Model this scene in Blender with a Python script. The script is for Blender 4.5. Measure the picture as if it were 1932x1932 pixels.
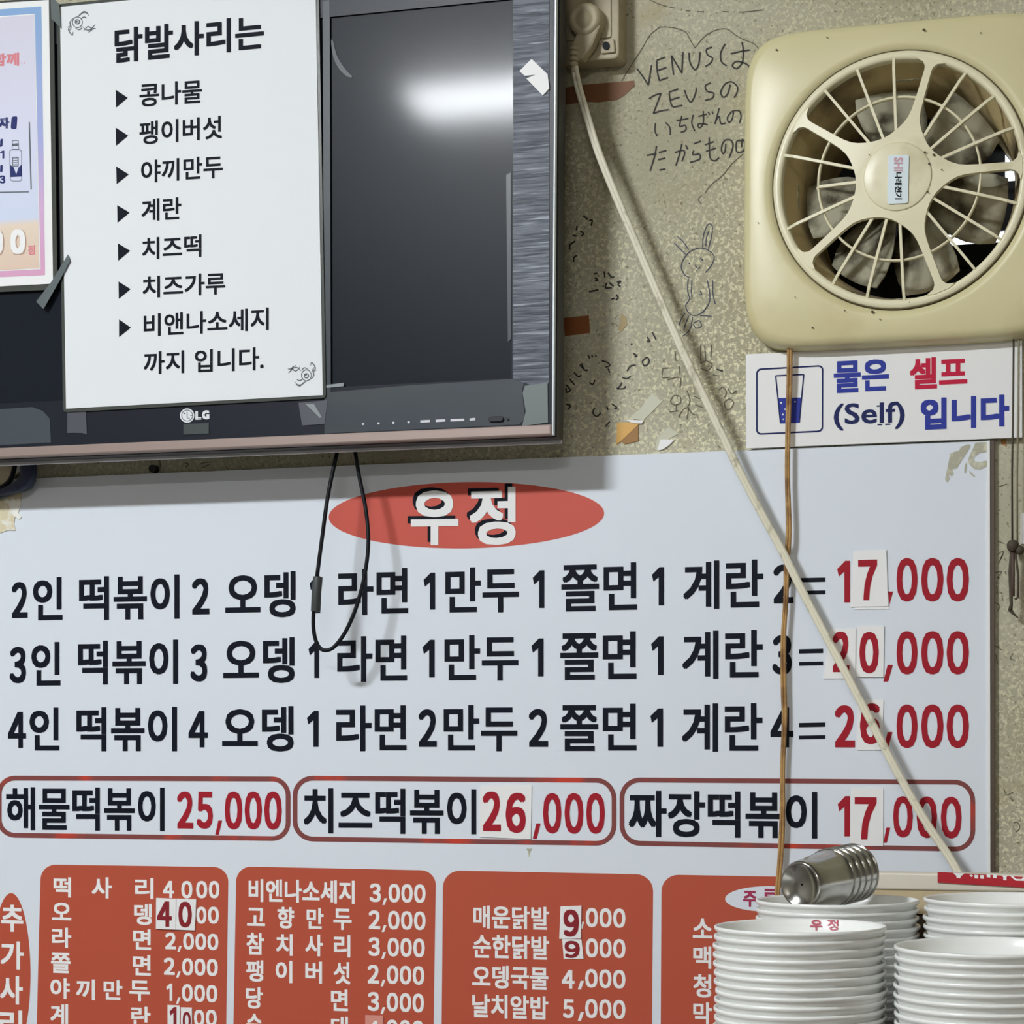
import bpy, bmesh, math, random
from mathutils import Vector
random.seed(7)
for o in list(bpy.data.objects):
    bpy.data.objects.remove(o)
SC = bpy.context.scene
COL = SC.collection

# ------------------------------------------------------------------ camera
FPX, CX, CY, W = 3600.0, 1500.0, 1307.5, 1932.0
YAW, PITCH, ROLL = 0.240715, 0.0376565, 0.0023
CAM = Vector((0.0, -2.10, 1.50))
_fw = Vector((-math.sin(YAW)*math.cos(PITCH), math.cos(YAW)*math.cos(PITCH), math.sin(PITCH)))
_rt = Vector((math.cos(YAW), math.sin(YAW), 0.0)); _up = _rt.cross(_fw)
RT = math.cos(ROLL)*_rt + math.sin(ROLL)*_up
UP = -math.sin(ROLL)*_rt + math.cos(ROLL)*_up
FW = _fw
cam = bpy.data.cameras.new('camera'); cam_o = bpy.data.objects.new('camera', cam); COL.objects.link(cam_o)
from mathutils import Matrix
_m = Matrix((RT, UP, -FW)).transposed().to_4x4(); _m.translation = CAM
cam_o.matrix_world = _m
cam.sensor_width = 36; cam.lens = FPX/W*36
cam.shift_x = (W/2-CX)/W; cam.shift_y = (CY-W/2)/W
cam.clip_start = 0.05; cam.clip_end = 100
SC.camera = cam_o

# ------------------------------------------------------------------ world, exposure
world = bpy.data.worlds.new('world'); SC.world = world; world.use_nodes = True
world.node_tree.nodes['Background'].inputs[0].default_value = (0.85, 0.92, 1.0, 1)
world.node_tree.nodes['Background'].inputs[1].default_value = 2.2
vs = SC.view_settings
vs.view_transform = 'Standard'; vs.look = 'None'; vs.gamma = 1; vs.use_curve_mapping = False
vs.exposure = 0.23
LAMP_POWER = 285.0

# ------------------------------------------------------------------ pixel rays -> points on real planes
def ray(x, y):
    return RT*((x-CX)/FPX) + UP*((CY-y)/FPX) + FW
def P(x, y, Y=0.0):
    d = ray(x, y); return CAM + d*((Y-CAM.y)/d.y)
def PD(x, y, depth):
    return CAM + ray(x, y)*depth
def lin(c):
    c /= 255.0
    return c/12.92 if c <= 0.04045 else ((c+0.055)/1.055)**2.4
KF = 0.74
def C(r, g, b, k=KF):
    return tuple(min(0.92, lin(v)/k) for v in (r, g, b)) + (1.0,)

# ------------------------------------------------------------------ materials
MATS = {}
def mat(name, col, rough=0.6, metal=0.0, spec=0.5, coat=0.0, emit=None, alpha=1.0, trans=0.0):
    if name in MATS: return MATS[name]
    m = bpy.data.materials.new(name); m.use_nodes = True
    b = m.node_tree.nodes['Principled BSDF']
    b.inputs['Base Color'].default_value = col
    b.inputs['Roughness'].default_value = rough
    b.inputs['Metallic'].default_value = metal
    b.inputs['Specular IOR Level'].default_value = spec
    b.inputs['Coat Weight'].default_value = coat
    b.inputs['Alpha'].default_value = alpha
    b.inputs['Transmission Weight'].default_value = trans
    if emit:
        b.inputs['Emission Color'].default_value = emit[0]; b.inputs['Emission Strength'].default_value = emit[1]
    MATS[name] = m
    return m
def noise_mix(m, col2, scale=20, lo=0.4, hi=0.6, stretch=(1, 1, 1), detail=4, bump=0.0, dist=0.0, bscale=None, bdist=0.002):
    """mix a second colour in through noise in object space, optionally with bump"""
    nt = m.node_tree; N = nt.nodes; L = nt.links
    b = N['Principled BSDF']
    inp = b.inputs['Base Color']
    tc = N.new('ShaderNodeTexCoord'); mp = N.new('ShaderNodeMapping'); mp.inputs['Scale'].default_value = stretch
    L.new(tc.outputs['Object'], mp.inputs[0])
    nz = N.new('ShaderNodeTexNoise'); nz.inputs['Scale'].default_value = scale; nz.inputs['Detail'].default_value = detail
    nz.inputs['Distortion'].default_value = dist
    L.new(mp.outputs[0], nz.inputs['Vector'])
    cr = N.new('ShaderNodeMapRange'); cr.inputs['From Min'].default_value = lo; cr.inputs['From Max'].default_value = hi
    L.new(nz.outputs[0], cr.inputs[0])
    mx = N.new('ShaderNodeMix'); mx.data_type = 'RGBA'
    L.new(cr.outputs[0], mx.inputs[0])
    if inp.links: L.new(inp.links[0].from_socket, mx.inputs[6])
    else: mx.inputs[6].default_value = inp.default_value
    mx.inputs[7].default_value = col2
    L.new(mx.outputs[2], inp)
    if bump:
        bp = N.new('ShaderNodeBump'); bp.inputs['Strength'].default_value = bump; bp.inputs['Distance'].default_value = bdist
        L.new(nz.outputs[0], bp.inputs['Height'])
        if b.inputs['Normal'].links: L.new(b.inputs['Normal'].links[0].from_socket, bp.inputs['Normal'])
        L.new(bp.outputs[0], b.inputs['Normal'])
    return nz

# ------------------------------------------------------------------ mesh helpers
class MB:
    def __init__(s): s.v = []; s.f = []; s.sm = []
    def add(s, vs, fs, smooth=False):
        n = len(s.v); s.v += [tuple(p) for p in vs]; s.f += [tuple(i+n for i in f) for f in fs]; s.sm += [smooth]*len(fs)
        return s
    def box(s, lo, hi):
        x0, y0, z0 = lo; x1, y1, z1 = hi
        v = [(x0,y0,z0),(x1,y0,z0),(x1,y1,z0),(x0,y1,z0),(x0,y0,z1),(x1,y0,z1),(x1,y1,z1),(x0,y1,z1)]
        return s.add(v, [(0,3,2,1),(4,5,6,7),(0,1,5,4),(1,2,6,5),(2,3,7,6),(3,0,4,7)])
    def slab(s, pts, Y, th):
        """prism: outline in pixels unprojected to plane Y, extruded th towards the wall"""
        a = [P(x, y, Y) for x, y in pts]; n = len(a)
        v = a + [p + Vector((0, th, 0)) for p in a]
        f = [tuple(range(n-1, -1, -1)), tuple(range(n, 2*n))] + [(i, (i+1) % n, n+(i+1) % n, n+i) for i in range(n)]
        return s.add(v, f)
    def ring(s, outer, inner, Y, th):
        a = [P(x, y, Y) for x, y in outer]; b = [P(x, y, Y) for x, y in inner]; n = len(a)
        t = Vector((0, th, 0))
        v = a + b + [p+t for p in a] + [p+t for p in b]
        f = []
        for i in range(n):
            j = (i+1) % n
            f += [(i, j, n+j, n+i), (i, 2*n+i, 2*n+j, j), (n+i, n+j, 3*n+j, 3*n+i), (2*n+i, 3*n+i, 3*n+j, 2*n+j)]
        return s.add(v, f)
    def sheet(s, pts, Y):
        a = [P(x, y, Y) for x, y in pts]
        return s.add(a, [tuple(range(len(a)-1, -1, -1))])
    def ribbon(s, pts, w, Y, smooth=True, taper=False):
        if smooth and len(pts) > 2: pts = catmull(pts, 5)
        n = len(pts); L = []; 
        for i, (x, y) in enumerate(pts):
            a = pts[max(0, i-1)]; b = pts[min(n-1, i+1)]
            dx, dy = b[0]-a[0], b[1]-a[1]; l = math.hypot(dx, dy) or 1
            ww = w*0.5
            if taper: ww *= (0.35 + 0.65*math.sin(math.pi*min(1, max(0, i/(n-1)))))
            L.append(P(x-dy/l*ww, y+dx/l*ww, Y)); L.append(P(x+dy/l*ww, y-dx/l*ww, Y))
        return s.add(L, [(2*i, 2*i+2, 2*i+3, 2*i+1) for i in range(n-1)])
    def tube(s, pts, r, seg=10, cap=True):
        pts = [Vector(p) for p in pts]; n = len(pts)
        rs = r if isinstance(r, (list, tuple)) else [r]*n
        vs = []; up = Vector((0, -1, 0.13)).normalized()
        for i, p in enumerate(pts):
            t = (pts[min(n-1, i+1)]-pts[max(0, i-1)]).normalized()
            a = t.cross(up); a = a.normalized() if a.length > 1e-5 else Vector((1, 0, 0))
            b = t.cross(a).normalized(); up = -b if False else up
            for k in range(seg):
                an = 2*math.pi*k/seg
                vs.append(p + a*math.cos(an)*rs[i] + b*math.sin(an)*rs[i])
        f = [(i*seg+k, i*seg+(k+1) % seg, (i+1)*seg+(k+1) % seg, (i+1)*seg+k) for i in range(n-1) for k in range(seg)]
        s.add(vs, f, True)
        if cap:
            b0 = len(s.v)-n*seg
            s.f += [tuple(b0+k for k in range(seg))[::-1], tuple(b0+(n-1)*seg+k for k in range(seg))]; s.sm += [False, False]
        return s
    def lathe(s, prof, seg=48, o=(0, 0, 0), ax=Vector((0, 0, 1)), u=Vector((1, 0, 0)), closed=False):
        """prof: (radius, height) along ax"""
        ax = ax.normalized(); u = (u - ax*u.dot(ax)).normalized(); w = ax.cross(u); o = Vector(o)
        vs = [o + ax*h + (u*math.cos(2*math.pi*k/seg) + w*math.sin(2*math.pi*k/seg))*r for r, h in prof for k in range(seg)]
        n = len(prof); m = n if closed else n-1
        f = [(i*seg+k, i*seg+(k+1) % seg, ((i+1) % n)*seg+(k+1) % seg, ((i+1) % n)*seg+k) for i in range(m) for k in range(seg)]
        return s.add(vs, f, True)
    def build(s, name, material, parent=None, origin=None):
        me = bpy.data.meshes.new(name)
        v = s.v
        if parent is not None and origin is None:
            origin = parent.get('_o')
        if origin is not None:
            ox, oy, oz = origin; v = [(x-ox, y-oy, z-oz) for x, y, z in v]
        me.from_pydata(v, [], s.f); me.update()
        me.polygons.foreach_set('use_smooth', s.sm)
        me.materials.append(material)
        o = bpy.data.objects.new(name, me); COL.objects.link(o)
        if parent is not None: o.parent = parent
        elif origin is not None: o.location = origin
        if origin is not None: o['_o'] = tuple(origin)
        return o
def fixn(o):
    bm = bmesh.new(); bm.from_mesh(o.data); bmesh.ops.recalc_face_normals(bm, faces=bm.faces); bm.to_mesh(o.data); bm.free(); return o
def bevel(o, w, seg=2):
    m = o.modifiers.new('bevel', 'BEVEL'); m.width = w; m.segments = seg; m.limit_method = 'ANGLE'; m.angle_limit = math.radians(40); return o
def catmull(p, k):
    out = []
    for i in range(len(p)-1):
        p0 = p[max(0, i-1)]; p1 = p[i]; p2 = p[i+1]; p3 = p[min(len(p)-1, i+2)]
        for j in range(k):
            t = j/k
            out.append(tuple(0.5*((2*b)+(-a+c)*t+(2*a-5*b+4*c-d)*t*t+(-a+3*b-3*c+d)*t**3) for a, b, c, d in zip(p0, p1, p2, p3)))
    out.append(tuple(p[-1])); return out
def rrect(q, r, seg=5):
    """q = TL,TR,BR,BL in px, radius px; returns outline clockwise on screen"""
    TL, TR, BR, BL = q
    w = math.hypot(TR[0]-TL[0], TR[1]-TL[1]); h = math.hypot(BL[0]-TL[0], BL[1]-TL[1])
    def bl(u, v):
        return tuple((1-v)*((1-u)*TL[i]+u*TR[i]) + v*((1-u)*BL[i]+u*BR[i]) for i in (0, 1))
    out = []; ru, rv = r/w, r/h
    for cu, cv, a0 in ((ru, rv, 180), (1-ru, rv, 270), (1-ru, 1-rv, 0), (ru, 1-rv, 90)):
        for k in range(seg+1):
            a = math.radians(a0 + 90*k/seg)
            out.append(bl(cu + ru*math.cos(a), cv + rv*math.sin(a)))
    return out
def inset(q, d):
    TL, TR, BR, BL = q
    return [(TL[0]+d, TL[1]+d), (TR[0]-d, TR[1]+d), (BR[0]-d, BR[1]-d), (BL[0]+d, BL[1]-d)]
def ell(cx, cy, a, b, n=64, sl=0.0):
    return [(cx+a*math.cos(2*math.pi*k/n), cy+b*math.sin(2*math.pi*k/n)+sl*a*math.cos(2*math.pi*k/n)) for k in range(n)]
def tag(o, label=None, cat=None, group=None, kind=None):
    if label: o['label'] = label
    if cat: o['category'] = cat
    if group: o['group'] = group
    if kind: o['kind'] = kind
    return o
def thing(name, label, cat, loc, group=None):
    o = bpy.data.objects.new(name, None); COL.objects.link(o); o.location = loc; o['_o'] = tuple(loc)
    o.empty_display_size = 0.02
    return tag(o, label, cat, group)

# ------------------------------------------------------------------ lettering (built-in Blender font), batched
TXT = []   # (string, quad px, Y, bold px, MB key)
LET = {}   # key -> (MB, name, material, parent)
def letter_part(key, name, material, parent):
    LET[key] = (MB(), name, material, parent)
def word(key, s, x0, x1, a0, a1, b0=None, b1=None, bold=1.0, Y=None, rot=False):
    """ink box of s: left edge spans y a0..a1, right edge b0..b1"""
    if b0 is None: b0, b1 = a0, a1
    TXT.append((key, s, [(x0, a0), (x1, b0), (x1, b1), (x0, a1)], Y, bold, rot))
def sl(y): return (y-1412)*7.2e-5      # slope of a level line on the wall seen at height y
def hw(key, s, x0, x1, y0, y1, bold, Y):
    """word whose box is level on the wall; y0,y1 measured at its middle"""
    h = (x1-x0)/2
    word(key, s, x0, x1, y0-h*sl(y0), y1-h*sl(y1), y0+h*sl(y0), y1+h*sl(y1), bold, Y)
FW_D = {c: chr(0xFF10+int(c)) for c in '0234567890'}
ONE = [(0.0, 0.2), (0.62, 0.0), (1.0, 0.0), (1.0, 1.0), (0.55, 1.0), (0.55, 0.26), (0.12, 0.38)]
COMMA = [(0.45, 0.0), (1.0, 0.0), (0.5, 1.0), (0.0, 1.0)]
def poly(key, pts, x0, x1, y0, y1, Y):
    LET[key][0].sheet([(x0+(x1-x0)*u, y0+(y1-y0)*v + ((x0+x1)/2-(x0+x1)/2)) for u, v in pts], Y)
def digit(key, ch, x0, x1, y0, y1, bold, Y):
    if ch == '1': poly(key, ONE, x0, x1, y0, y1, Y)
    elif ch == ',': poly(key, COMMA, x0, x1, y0, y1, Y)
    elif ch == '=':
        h = (y1-y0); LET[key][0].sheet([(x0,y0+.5),(x1,y0-.5),(x1,y0+h*.24),(x0,y0+h*.24+1)], Y); LET[key][0].sheet([(x0,y1-h*.24+.5),(x1,y1-h*.24-.5),(x1,y1-1),(x0,y1)], Y)
    else: hw(key, FW_D[ch], x0, x1, y0, y1, bold, Y)
def price(key, s, x0, x1, y0, y1, bold, Y):
    key = sub(key)
    ws = [0.42 if c == ',' else 1.0 for c in s]; gap = 0.12
    tot = sum(ws) + gap*(len(s)-1); u = (x1-x0)/tot; x = x0; h = y1-y0; xm = (x0+x1)/2
    for c, w in zip(s, ws):
        dy = (x+w*u/2-xm)*sl((y0+y1)/2)
        if c == ',': digit(key, c, x, x+w*u, y0+h*0.78+dy, y1+h*0.14+dy, bold, Y)
        elif c == '1': digit(key, c, x+.22*u, x+w*u*.78, y0+dy, y1+dy, bold, Y)
        else: digit(key, c, x, x+w*u, y0+dy, y1+dy, bold, Y)
        x += (w+gap)*u
def flush_text():
    strs = sorted({t[1] for t in TXT}); obs = {}
    for s in strs:
        cu = bpy.data.curves.new('tmp', 'FONT'); cu.body = s; cu.resolution_u = 3; cu.dimensions = '2D'
        ob = bpy.data.objects.new('tmp', cu); COL.objects.link(ob); obs[s] = ob
    bpy.context.view_layer.update(); dg = bpy.context.evaluated_depsgraph_get()
    G = {}
    for s, ob in obs.items():
        me = bpy.data.meshes.new_from_object(ob.evaluated_get(dg))
        v = [(p.co.x, p.co.y) for p in me.vertices]; f = [tuple(q.vertices) for q in me.polygons]
        x0 = min(p[0] for p in v); x1 = max(p[0] for p in v); y0 = min(p[1] for p in v); y1 = max(p[1] for p in v)
        G[s] = ([((x-x0)/(x1-x0), 1-(y-y0)/(y1-y0)) for x, y in v], f)
        bpy.data.meshes.remove(me)
    for ob in obs.values():
        cu = ob.data; bpy.data.objects.remove(ob); bpy.data.curves.remove(cu)
    for key, s, q, Y, bold, rot in TXT:
        mb = LET[key][0]; v, f = G[s]
        TL, TR, BR, BL = q
        if bold > 1.9: offs = [(i*bold, j*bold) for i in (-1, 0, 1) for j in (-1, 0, 1)]
        elif bold > 0: offs = [(-bold, -bold), (bold, -bold), (bold, bold), (-bold, bold)]
        else: offs = [(0, 0)]
        d = bold
        for k, (ox, oy) in enumerate(offs):
            pts = []
            for u, w in v:
                if rot: u, w = 1-w, u
                x = (1-w)*((1-u)*(TL[0]+d)+u*(TR[0]-d)) + w*((1-u)*(BL[0]+d)+u*(BR[0]-d)) + ox
                y = (1-w)*((1-u)*(TL[1]+d)+u*(TR[1]+d)) + w*((1-u)*(BL[1]-d)+u*(BR[1]-d)) + oy
                pts.append(P(x, y, Y - k*1.5e-5))
            mb.add(pts, f)
    for key, (mb, name, material, parent) in LET.items():
        if mb.v:
            o = mb.build(name, material, parent)
            bm = bmesh.new(); bm.from_mesh(o.data)
            for fc in bm.faces:
                if fc.normal.y > 0: fc.normal_flip()
            bm.to_mesh(o.data); bm.free()

# ================================================================== the room
HX0, HX1, HZ0, HZ1 = [None]*4
FANC = P(1697, 339, -0.035)
pxm = (P(1697, 95, -0.035).z - P(1697, 583, -0.035).z)/488.0     # metres per pixel at the fan
RO = 205*pxm*1.02
m_wall = mat('stained_wallpaper', C(166, 162, 142), 0.75)
nz = noise_mix(m_wall, C(146, 141, 116), 3.0, 0.42, 0.66, detail=3)
def veins(m, col, scale, lo, hi, rscale, rlo, rhi):
    nt = m.node_tree; N = nt.nodes; L = nt.links; b = N['Principled BSDF']; inp = b.inputs['Base Color']
    tc = N.new('ShaderNodeTexCoord')
    def nz_(sc, lo, hi, dist, det):
        n = N.new('ShaderNodeTexNoise'); n.inputs['Scale'].default_value = sc; n.inputs['Detail'].default_value = det; n.inputs['Distortion'].default_value = dist
        L.new(tc.outputs['Object'], n.inputs['Vector'])
        r = N.new('ShaderNodeMapRange'); r.inputs['From Min'].default_value = lo; r.inputs['From Max'].default_value = hi; L.new(n.outputs[0], r.inputs[0]); return n, r
    n1, r1 = nz_(scale, lo, hi, .7, 2.0); n2, r2 = nz_(rscale, rlo, rhi, 0, 3)
    mu = N.new('ShaderNodeMath'); mu.operation = 'MULTIPLY'; L.new(r1.outputs[0], mu.inputs[0]); L.new(r2.outputs[0], mu.inputs[1])
    mx = N.new('ShaderNodeMix'); mx.data_type = 'RGBA'; L.new(mu.outputs[0], mx.inputs[0]); L.new(inp.links[0].from_socket, mx.inputs[6]); mx.inputs[7].default_value = col
    L.new(mx.outputs[2], inp)
    bp = N.new('ShaderNodeBump'); bp.inputs['Strength'].default_value = .3; bp.inputs['Distance'].default_value = .0008
    L.new(n1.outputs[0], bp.inputs['Height']); L.new(bp.outputs[0], b.inputs['Normal'])
veins(m_wall, C(205, 201, 172), 215, .50, .62, 2.3, .36, .60)
veins_dark = noise_mix(m_wall, C(118, 112, 88), 240, 0.60, 0.70, detail=3, dist=.5)
noise_mix(m_wall, C(150, 140, 104), 9, 0.60, 0.78, detail=6)
m_room = mat('cream_room_wall', (0.34, 0.32, 0.28, 1), 0.8)
m_ceil = mat('pale_ceiling', (0.5, 0.5, 0.47, 1), 0.9)
m_floor = mat('grey_floor_tile', (0.22, 0.20, 0.18, 1), 0.5)
noise_mix(m_floor, (0.16, 0.15, 0.14, 1), 6)
RX0, RX1, RY0, RZ1, WT = -3.3, 2.2, -5.6, 3.12, 0.14
b = MB()
hx0, hx1, hz0, hz1 = FANC.x-RO, FANC.x+RO, FANC.z-RO, FANC.z+RO
for (x0, x1, z0, z1) in ((RX0, hx0, 0, RZ1), (hx1, RX1, 0, RZ1), (hx0, hx1, 0, hz0), (hx0, hx1, hz1, RZ1)):
    b.box((x0, 0, z0), (x1, WT, z1))
wall = b.build('wall_back', m_wall, origin=(0, 0, 0)); tag(wall, kind='structure')
for nm, lo, hi, mm in (('wall_left', (RX0-.1, RY0, 0), (RX0, WT, RZ1), m_room), ('wall_right', (RX1, RY0, 0), (RX1+.1, WT, RZ1), m_room),
                       ('wall_front', (RX0-.1, RY0-.1, 0), (RX1+.1, RY0, RZ1), m_room), ('floor', (RX0-.1, RY0-.1, -.1), (RX1+.1, WT, 0), m_floor),
                       ('ceiling', (RX0-.1, RY0-.1, RZ1), (RX1+.1, WT, RZ1+.1), m_ceil)):
    tag(MB().box(lo, hi).build(nm, mm), kind='structure')

# ------------------------------------------------------------------ ceiling lamp and added fill lamp
m_tube = mat('lamp_diffuser', (0.8, 0.8, 0.8, 1), 0.5, emit=((0.93, 0.97, 1.0, 1), LAMP_POWER))
m_lampbody = mat('lamp_body', (0.7, 0.7, 0.7, 1), 0.4)
def lamp(cx, cy, L, wd, label, strength=None):
    t = thing('ceiling_lamp', label, 'lamp', (cx, cy, RZ1-0.0), None)
    bevel(MB().box((cx-L/2-.03, cy-wd/2-.02, RZ1-.035), (cx+L/2+.03, cy+wd/2+.02, RZ1-.0005)).build('housing', m_lampbody, t), .004)
    MB().box((cx-L/2, cy-wd/2, RZ1-.07), (cx+L/2, cy+wd/2, RZ1-.035)).build('diffuser', strength or m_tube, t)
lamp(-1.68, -2.22, 0.52, 0.11, 'short white fluorescent ceiling lamp nearest the television wall')
m_fill_tube = mat('fill_lamp_diffuser', (0.8, 0.8, 0.8, 1), 0.5, emit=((1.0, 0.97, 0.92, 1), 66.0))  # added lamp out of view, gives the room extra fill light
lamp(0.5, -4.6, 1.2, 0.14, 'long added fill lamp on the ceiling, unseen behind the camera', m_fill_tube)

# ================================================================== menu board
YB = -0.006
m_board = mat('white_board_print', C(201, 207, 219), 0.42, spec=0.3)
m_ink = mat('black_print', C(14, 18, 28), 0.6, spec=0.12)
m_red = mat('dark_red_print', C(146, 30, 42), 0.6, spec=0.12)
m_orange = mat('brick_red_print', C(166, 74, 54), 0.5, spec=0.3)
m_oval = mat('oval_red_print', C(182, 78, 66), 0.5, spec=0.3)
m_pill = mat('brown_red_outline_print', C(118, 66, 64), 0.6, spec=0.12)
noise_mix(m_pill, C(178, 62, 48), 14, 0.55, 0.66)
m_pink = mat('pale_print', C(252, 226, 220), 0.6, spec=0.12)
m_white = mat('white_print', C(240, 240, 238), 0.6, spec=0.12)
m_sheet = mat('sticker_paper', C(226, 228, 240), 0.5)
m_trim = mat('dark_trim', C(72, 60, 48), 0.5)
m_edge = mat('light_trim', C(222, 222, 216), 0.4)
board = thing('menu_board', 'large white wall menu board with black dish names, red prices and brick red panels', 'sign', P(900, 1500, YB))
MB().slab([(-260, 913), (60, 903), (620, 879.5), (1150, 859.5), (1862, 831.5), (1864, 1240), (1864, 2080), (-260, 2080)], YB, 0.005).build('panel', m_board, board)
MB().slab([(1862, 831.5), (1867.5, 831), (1869, 2080), (1864, 2080)], YB-.0015, 0.0065).build('edge_strip', m_edge, board)
MB().slab([(1867.5, 831), (1876, 830.5), (1877, 2080), (1869, 2080)], YB-.0005, 0.0055).build('edge_strip', m_trim, board)
YL = YB-0.0004; YL2 = YB-0.0007
letter_part('oval', 'shop_name_oval', m_oval, board)
LET['oval'][0].sheet(ell(880, 972, 260, 62.5, 72, -0.014), YB-.0002)
letter_part('name_sh', 'shop_name_shadow', m_ink, board)
letter_part('name', 'shop_name', m_white, board)
for k, dx, dy, Yk in (('name_sh', -6, -6, YL), ('name', 0, 0, YL2)):
    word(k, '우', 775+dx, 865+dx, 926+dy, 1029+dy, 925+dy, 1028+dy, 3.0, Yk)
    word(k, '정', 886+dx, 973+dx, 920+dy, 1030+dy, 918+dy, 1027+dy, 2.7, Yk)
rows = {
 'two_person': [('2',22,52,1098,1166),('인',62,118,1089,1170),('떡볶이',149,338.5,1086,1169),('2',362,395,1091,1159),('오뎅',425,558,1079,1165.5),('1',584,604,1087,1157),
   ('라면',638,770,1073,1160),('1',799,821,1080.5,1150),('만두',840,979,1070,1156),('1',1005,1027,1076,1147),('쫄면',1059,1202,1062.5,1152.5),('1',1230,1253,1070,1142),('계란',1289,1440,1057,1148.5),('2',1459,1497,1065,1138),('=',1510,1557,1090,1122)],
 'three_person': [('3',18,49,1220.5,1289),('인',59,114,1211.5,1293.5),('떡볶이',147,336,1208,1291),('3',359,391,1215.5,1286),('오뎅',421,556,1203,1289),('1',582,602,1211,1279),
   ('라면',636,768,1200,1286.5),('1',797,820,1207,1278),('만두',838.5,978,1198,1284.5),('1',1002.5,1025.5,1204.5,1276),('쫄면',1057,1201,1192,1282.5),('1',1228.5,1252,1200.5,1273.5),('계란',1287,1439,1189.5,1280.5),('3',1457,1494,1198,1273),('=',1507.5,1553,1224.5,1256)],
 'four_person': [('4',15,49,1343,1411),('인',55.5,112,1335,1416),('떡볶이',144,334,1334,1417.5),('4',355.5,392,1341.5,1410),('오뎅',419,554,1332.5,1418),('1',579,601,1341,1409),
   ('라면',634,767,1331,1417.5),('2',789.5,824,1338,1409),('만두',837,976,1330,1417.5),('2',997.5,1034,1337.5,1409),('쫄면',1057,1201,1328,1417),('1',1227,1251,1336.5,1409),('계란',1286,1438.5,1327,1418.5),('4',1453.5,1496.5,1334.5,1410),('=',1507.5,1557,1363.5,1395)]}
def sub(k):
    _, nm, mt_, pr = LET[k]; k2 = '%s#%d' % (k, len(LET)); letter_part(k2, nm, mt_, pr); return k2
def put(k0, items, bold, dbold, Y):
    for s, x0, x1, y0, y1 in items:
        k = sub(k0)
        if len(s) == 1 and s in '0123456789=,': digit(k, s, x0, x1, y0, y1, dbold, Y)
        else: hw(k, s, x0, x1, y0, y1, bold, Y)
for rk, items in rows.items():
    letter_part(rk, 'dish_lettering', m_ink, board); put(rk, items, 1.75, 2.0, YL)
letter_part('prices', 'price_lettering', m_red, board)
Z3 = [(1691.5,1731),(1738,1780),(1786,1828)]
for y0, y1, cy0, cy1, cx0, cx1 in ((1052.5,1135,1116,1149,1666,1685),(1190.5,1272.5,1254.5,1286,1666.5,1684.5),(1329,1411.5,1381,1412,1667,1684)):
    kz = sub('prices')
    for a, c in Z3: digit(kz, '0', a, c, y0, y1, 2.35, YL)
    digit(kz, ',', cx0, cx1, cy0, cy1, 0, YL)
digit(sub('prices'), '1', 1579.5, 1604, 1058, 1136.5, 0, YL); digit(sub('prices'), '2', 1575, 1613, 1330.5, 1410, 2.6, YL)
# outlined pills
def pill(q, r=40, w=9):
    mb = MB(); mb.ring(rrect(q, r, 8), rrect(inset(q, w), r-w, 8), YB-.0003, .0002); return mb.build('price_frame', m_pill, board)
pill([(-6, 1463.5), (548, 1465.5), (548, 1587), (-6, 1580)], 34)
pill([(552, 1463.5), (1163, 1468), (1163, 1596), (552, 1587)], 38)
pill([(1169, 1467), (1840, 1471.5), (1840, 1607), (1169, 1595)], 38)
letter_part('specials', 'dish_lettering', m_ink, board)
word(sub('specials'), '해물떡볶이', 11.5, 310.5, 1485, 1566, 1486, 1568, 1.6, YL)
word(sub('specials'), '치즈떡볶이', 572.5, 898.5, 1487, 1572, 1489, 1574, 1.7, YL)
word(sub('specials'), '짜장떡볶이', 1186, 1542, 1491.5, 1578.5, 1494, 1582, 1.8, YL)
for s, a, c, y0, y1 in (('2',334,364.5,1493,1563),('5',371,401.5,1493.5,1563.5),(',',406,419,1548,1575),('0',424,457,1493,1565),('0',461.5,494,1493,1565),('0',498.5,531.5,1493,1565.5),
        (',',1005,1020,1553.5,1582.5),('0',1024.5,1059,1496,1572.5),('0',1065,1100.5,1496,1573),('0',1106,1141,1496,1573),
        ('1',1580.5,1603.5,1502,1578),(',',1666.5,1679.5,1561.5,1590),('0',1685,1722,1502,1580),('0',1729.5,1768,1502.5,1581),('0',1775,1814,1503,1582)):
    if s in '2' or (s in '1,' and a > 1000): kz = sub('prices')
    digit(kz, s, a, c, y0, y1, 2.1, YL)
# brick red panels
def panel(q, r=30):
    k = 'panel%d' % len(LET); letter_part(k, 'coloured_panel', m_orange, board); LET[k][0].sheet(rrect(q, r, 7), YB-.0002)
panel([(77, 1631), (431, 1636), (425, 2060), (66, 2060)], 28)
panel([(446, 1634.5), (822.5, 1642.5), (816, 2060), (438, 2060)], 28)
panel([(836, 1642), (1232.5, 1650), (1229, 2060), (832, 2060)], 32)
panel([(1248, 1650), (1700, 1658), (1700, 2060), (1246, 2060)], 32)
letter_part('sideoval', 'coloured_panel', m_orange, board); LET['sideoval'][0].sheet(ell(21, 1838, 36.5, 153, 64), YB-.0002)
letter_part('side', 'section_lettering', m_pink, board)
for s, a, c, y0, y1 in (('추',2,44,1707,1758),('가',1,45,1776,1829),('사',0,43,1841,1895),('리',-1,42,1906,1958)): hw(sub('side'), s, a, c, y0, y1, 1.3, YL)
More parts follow.
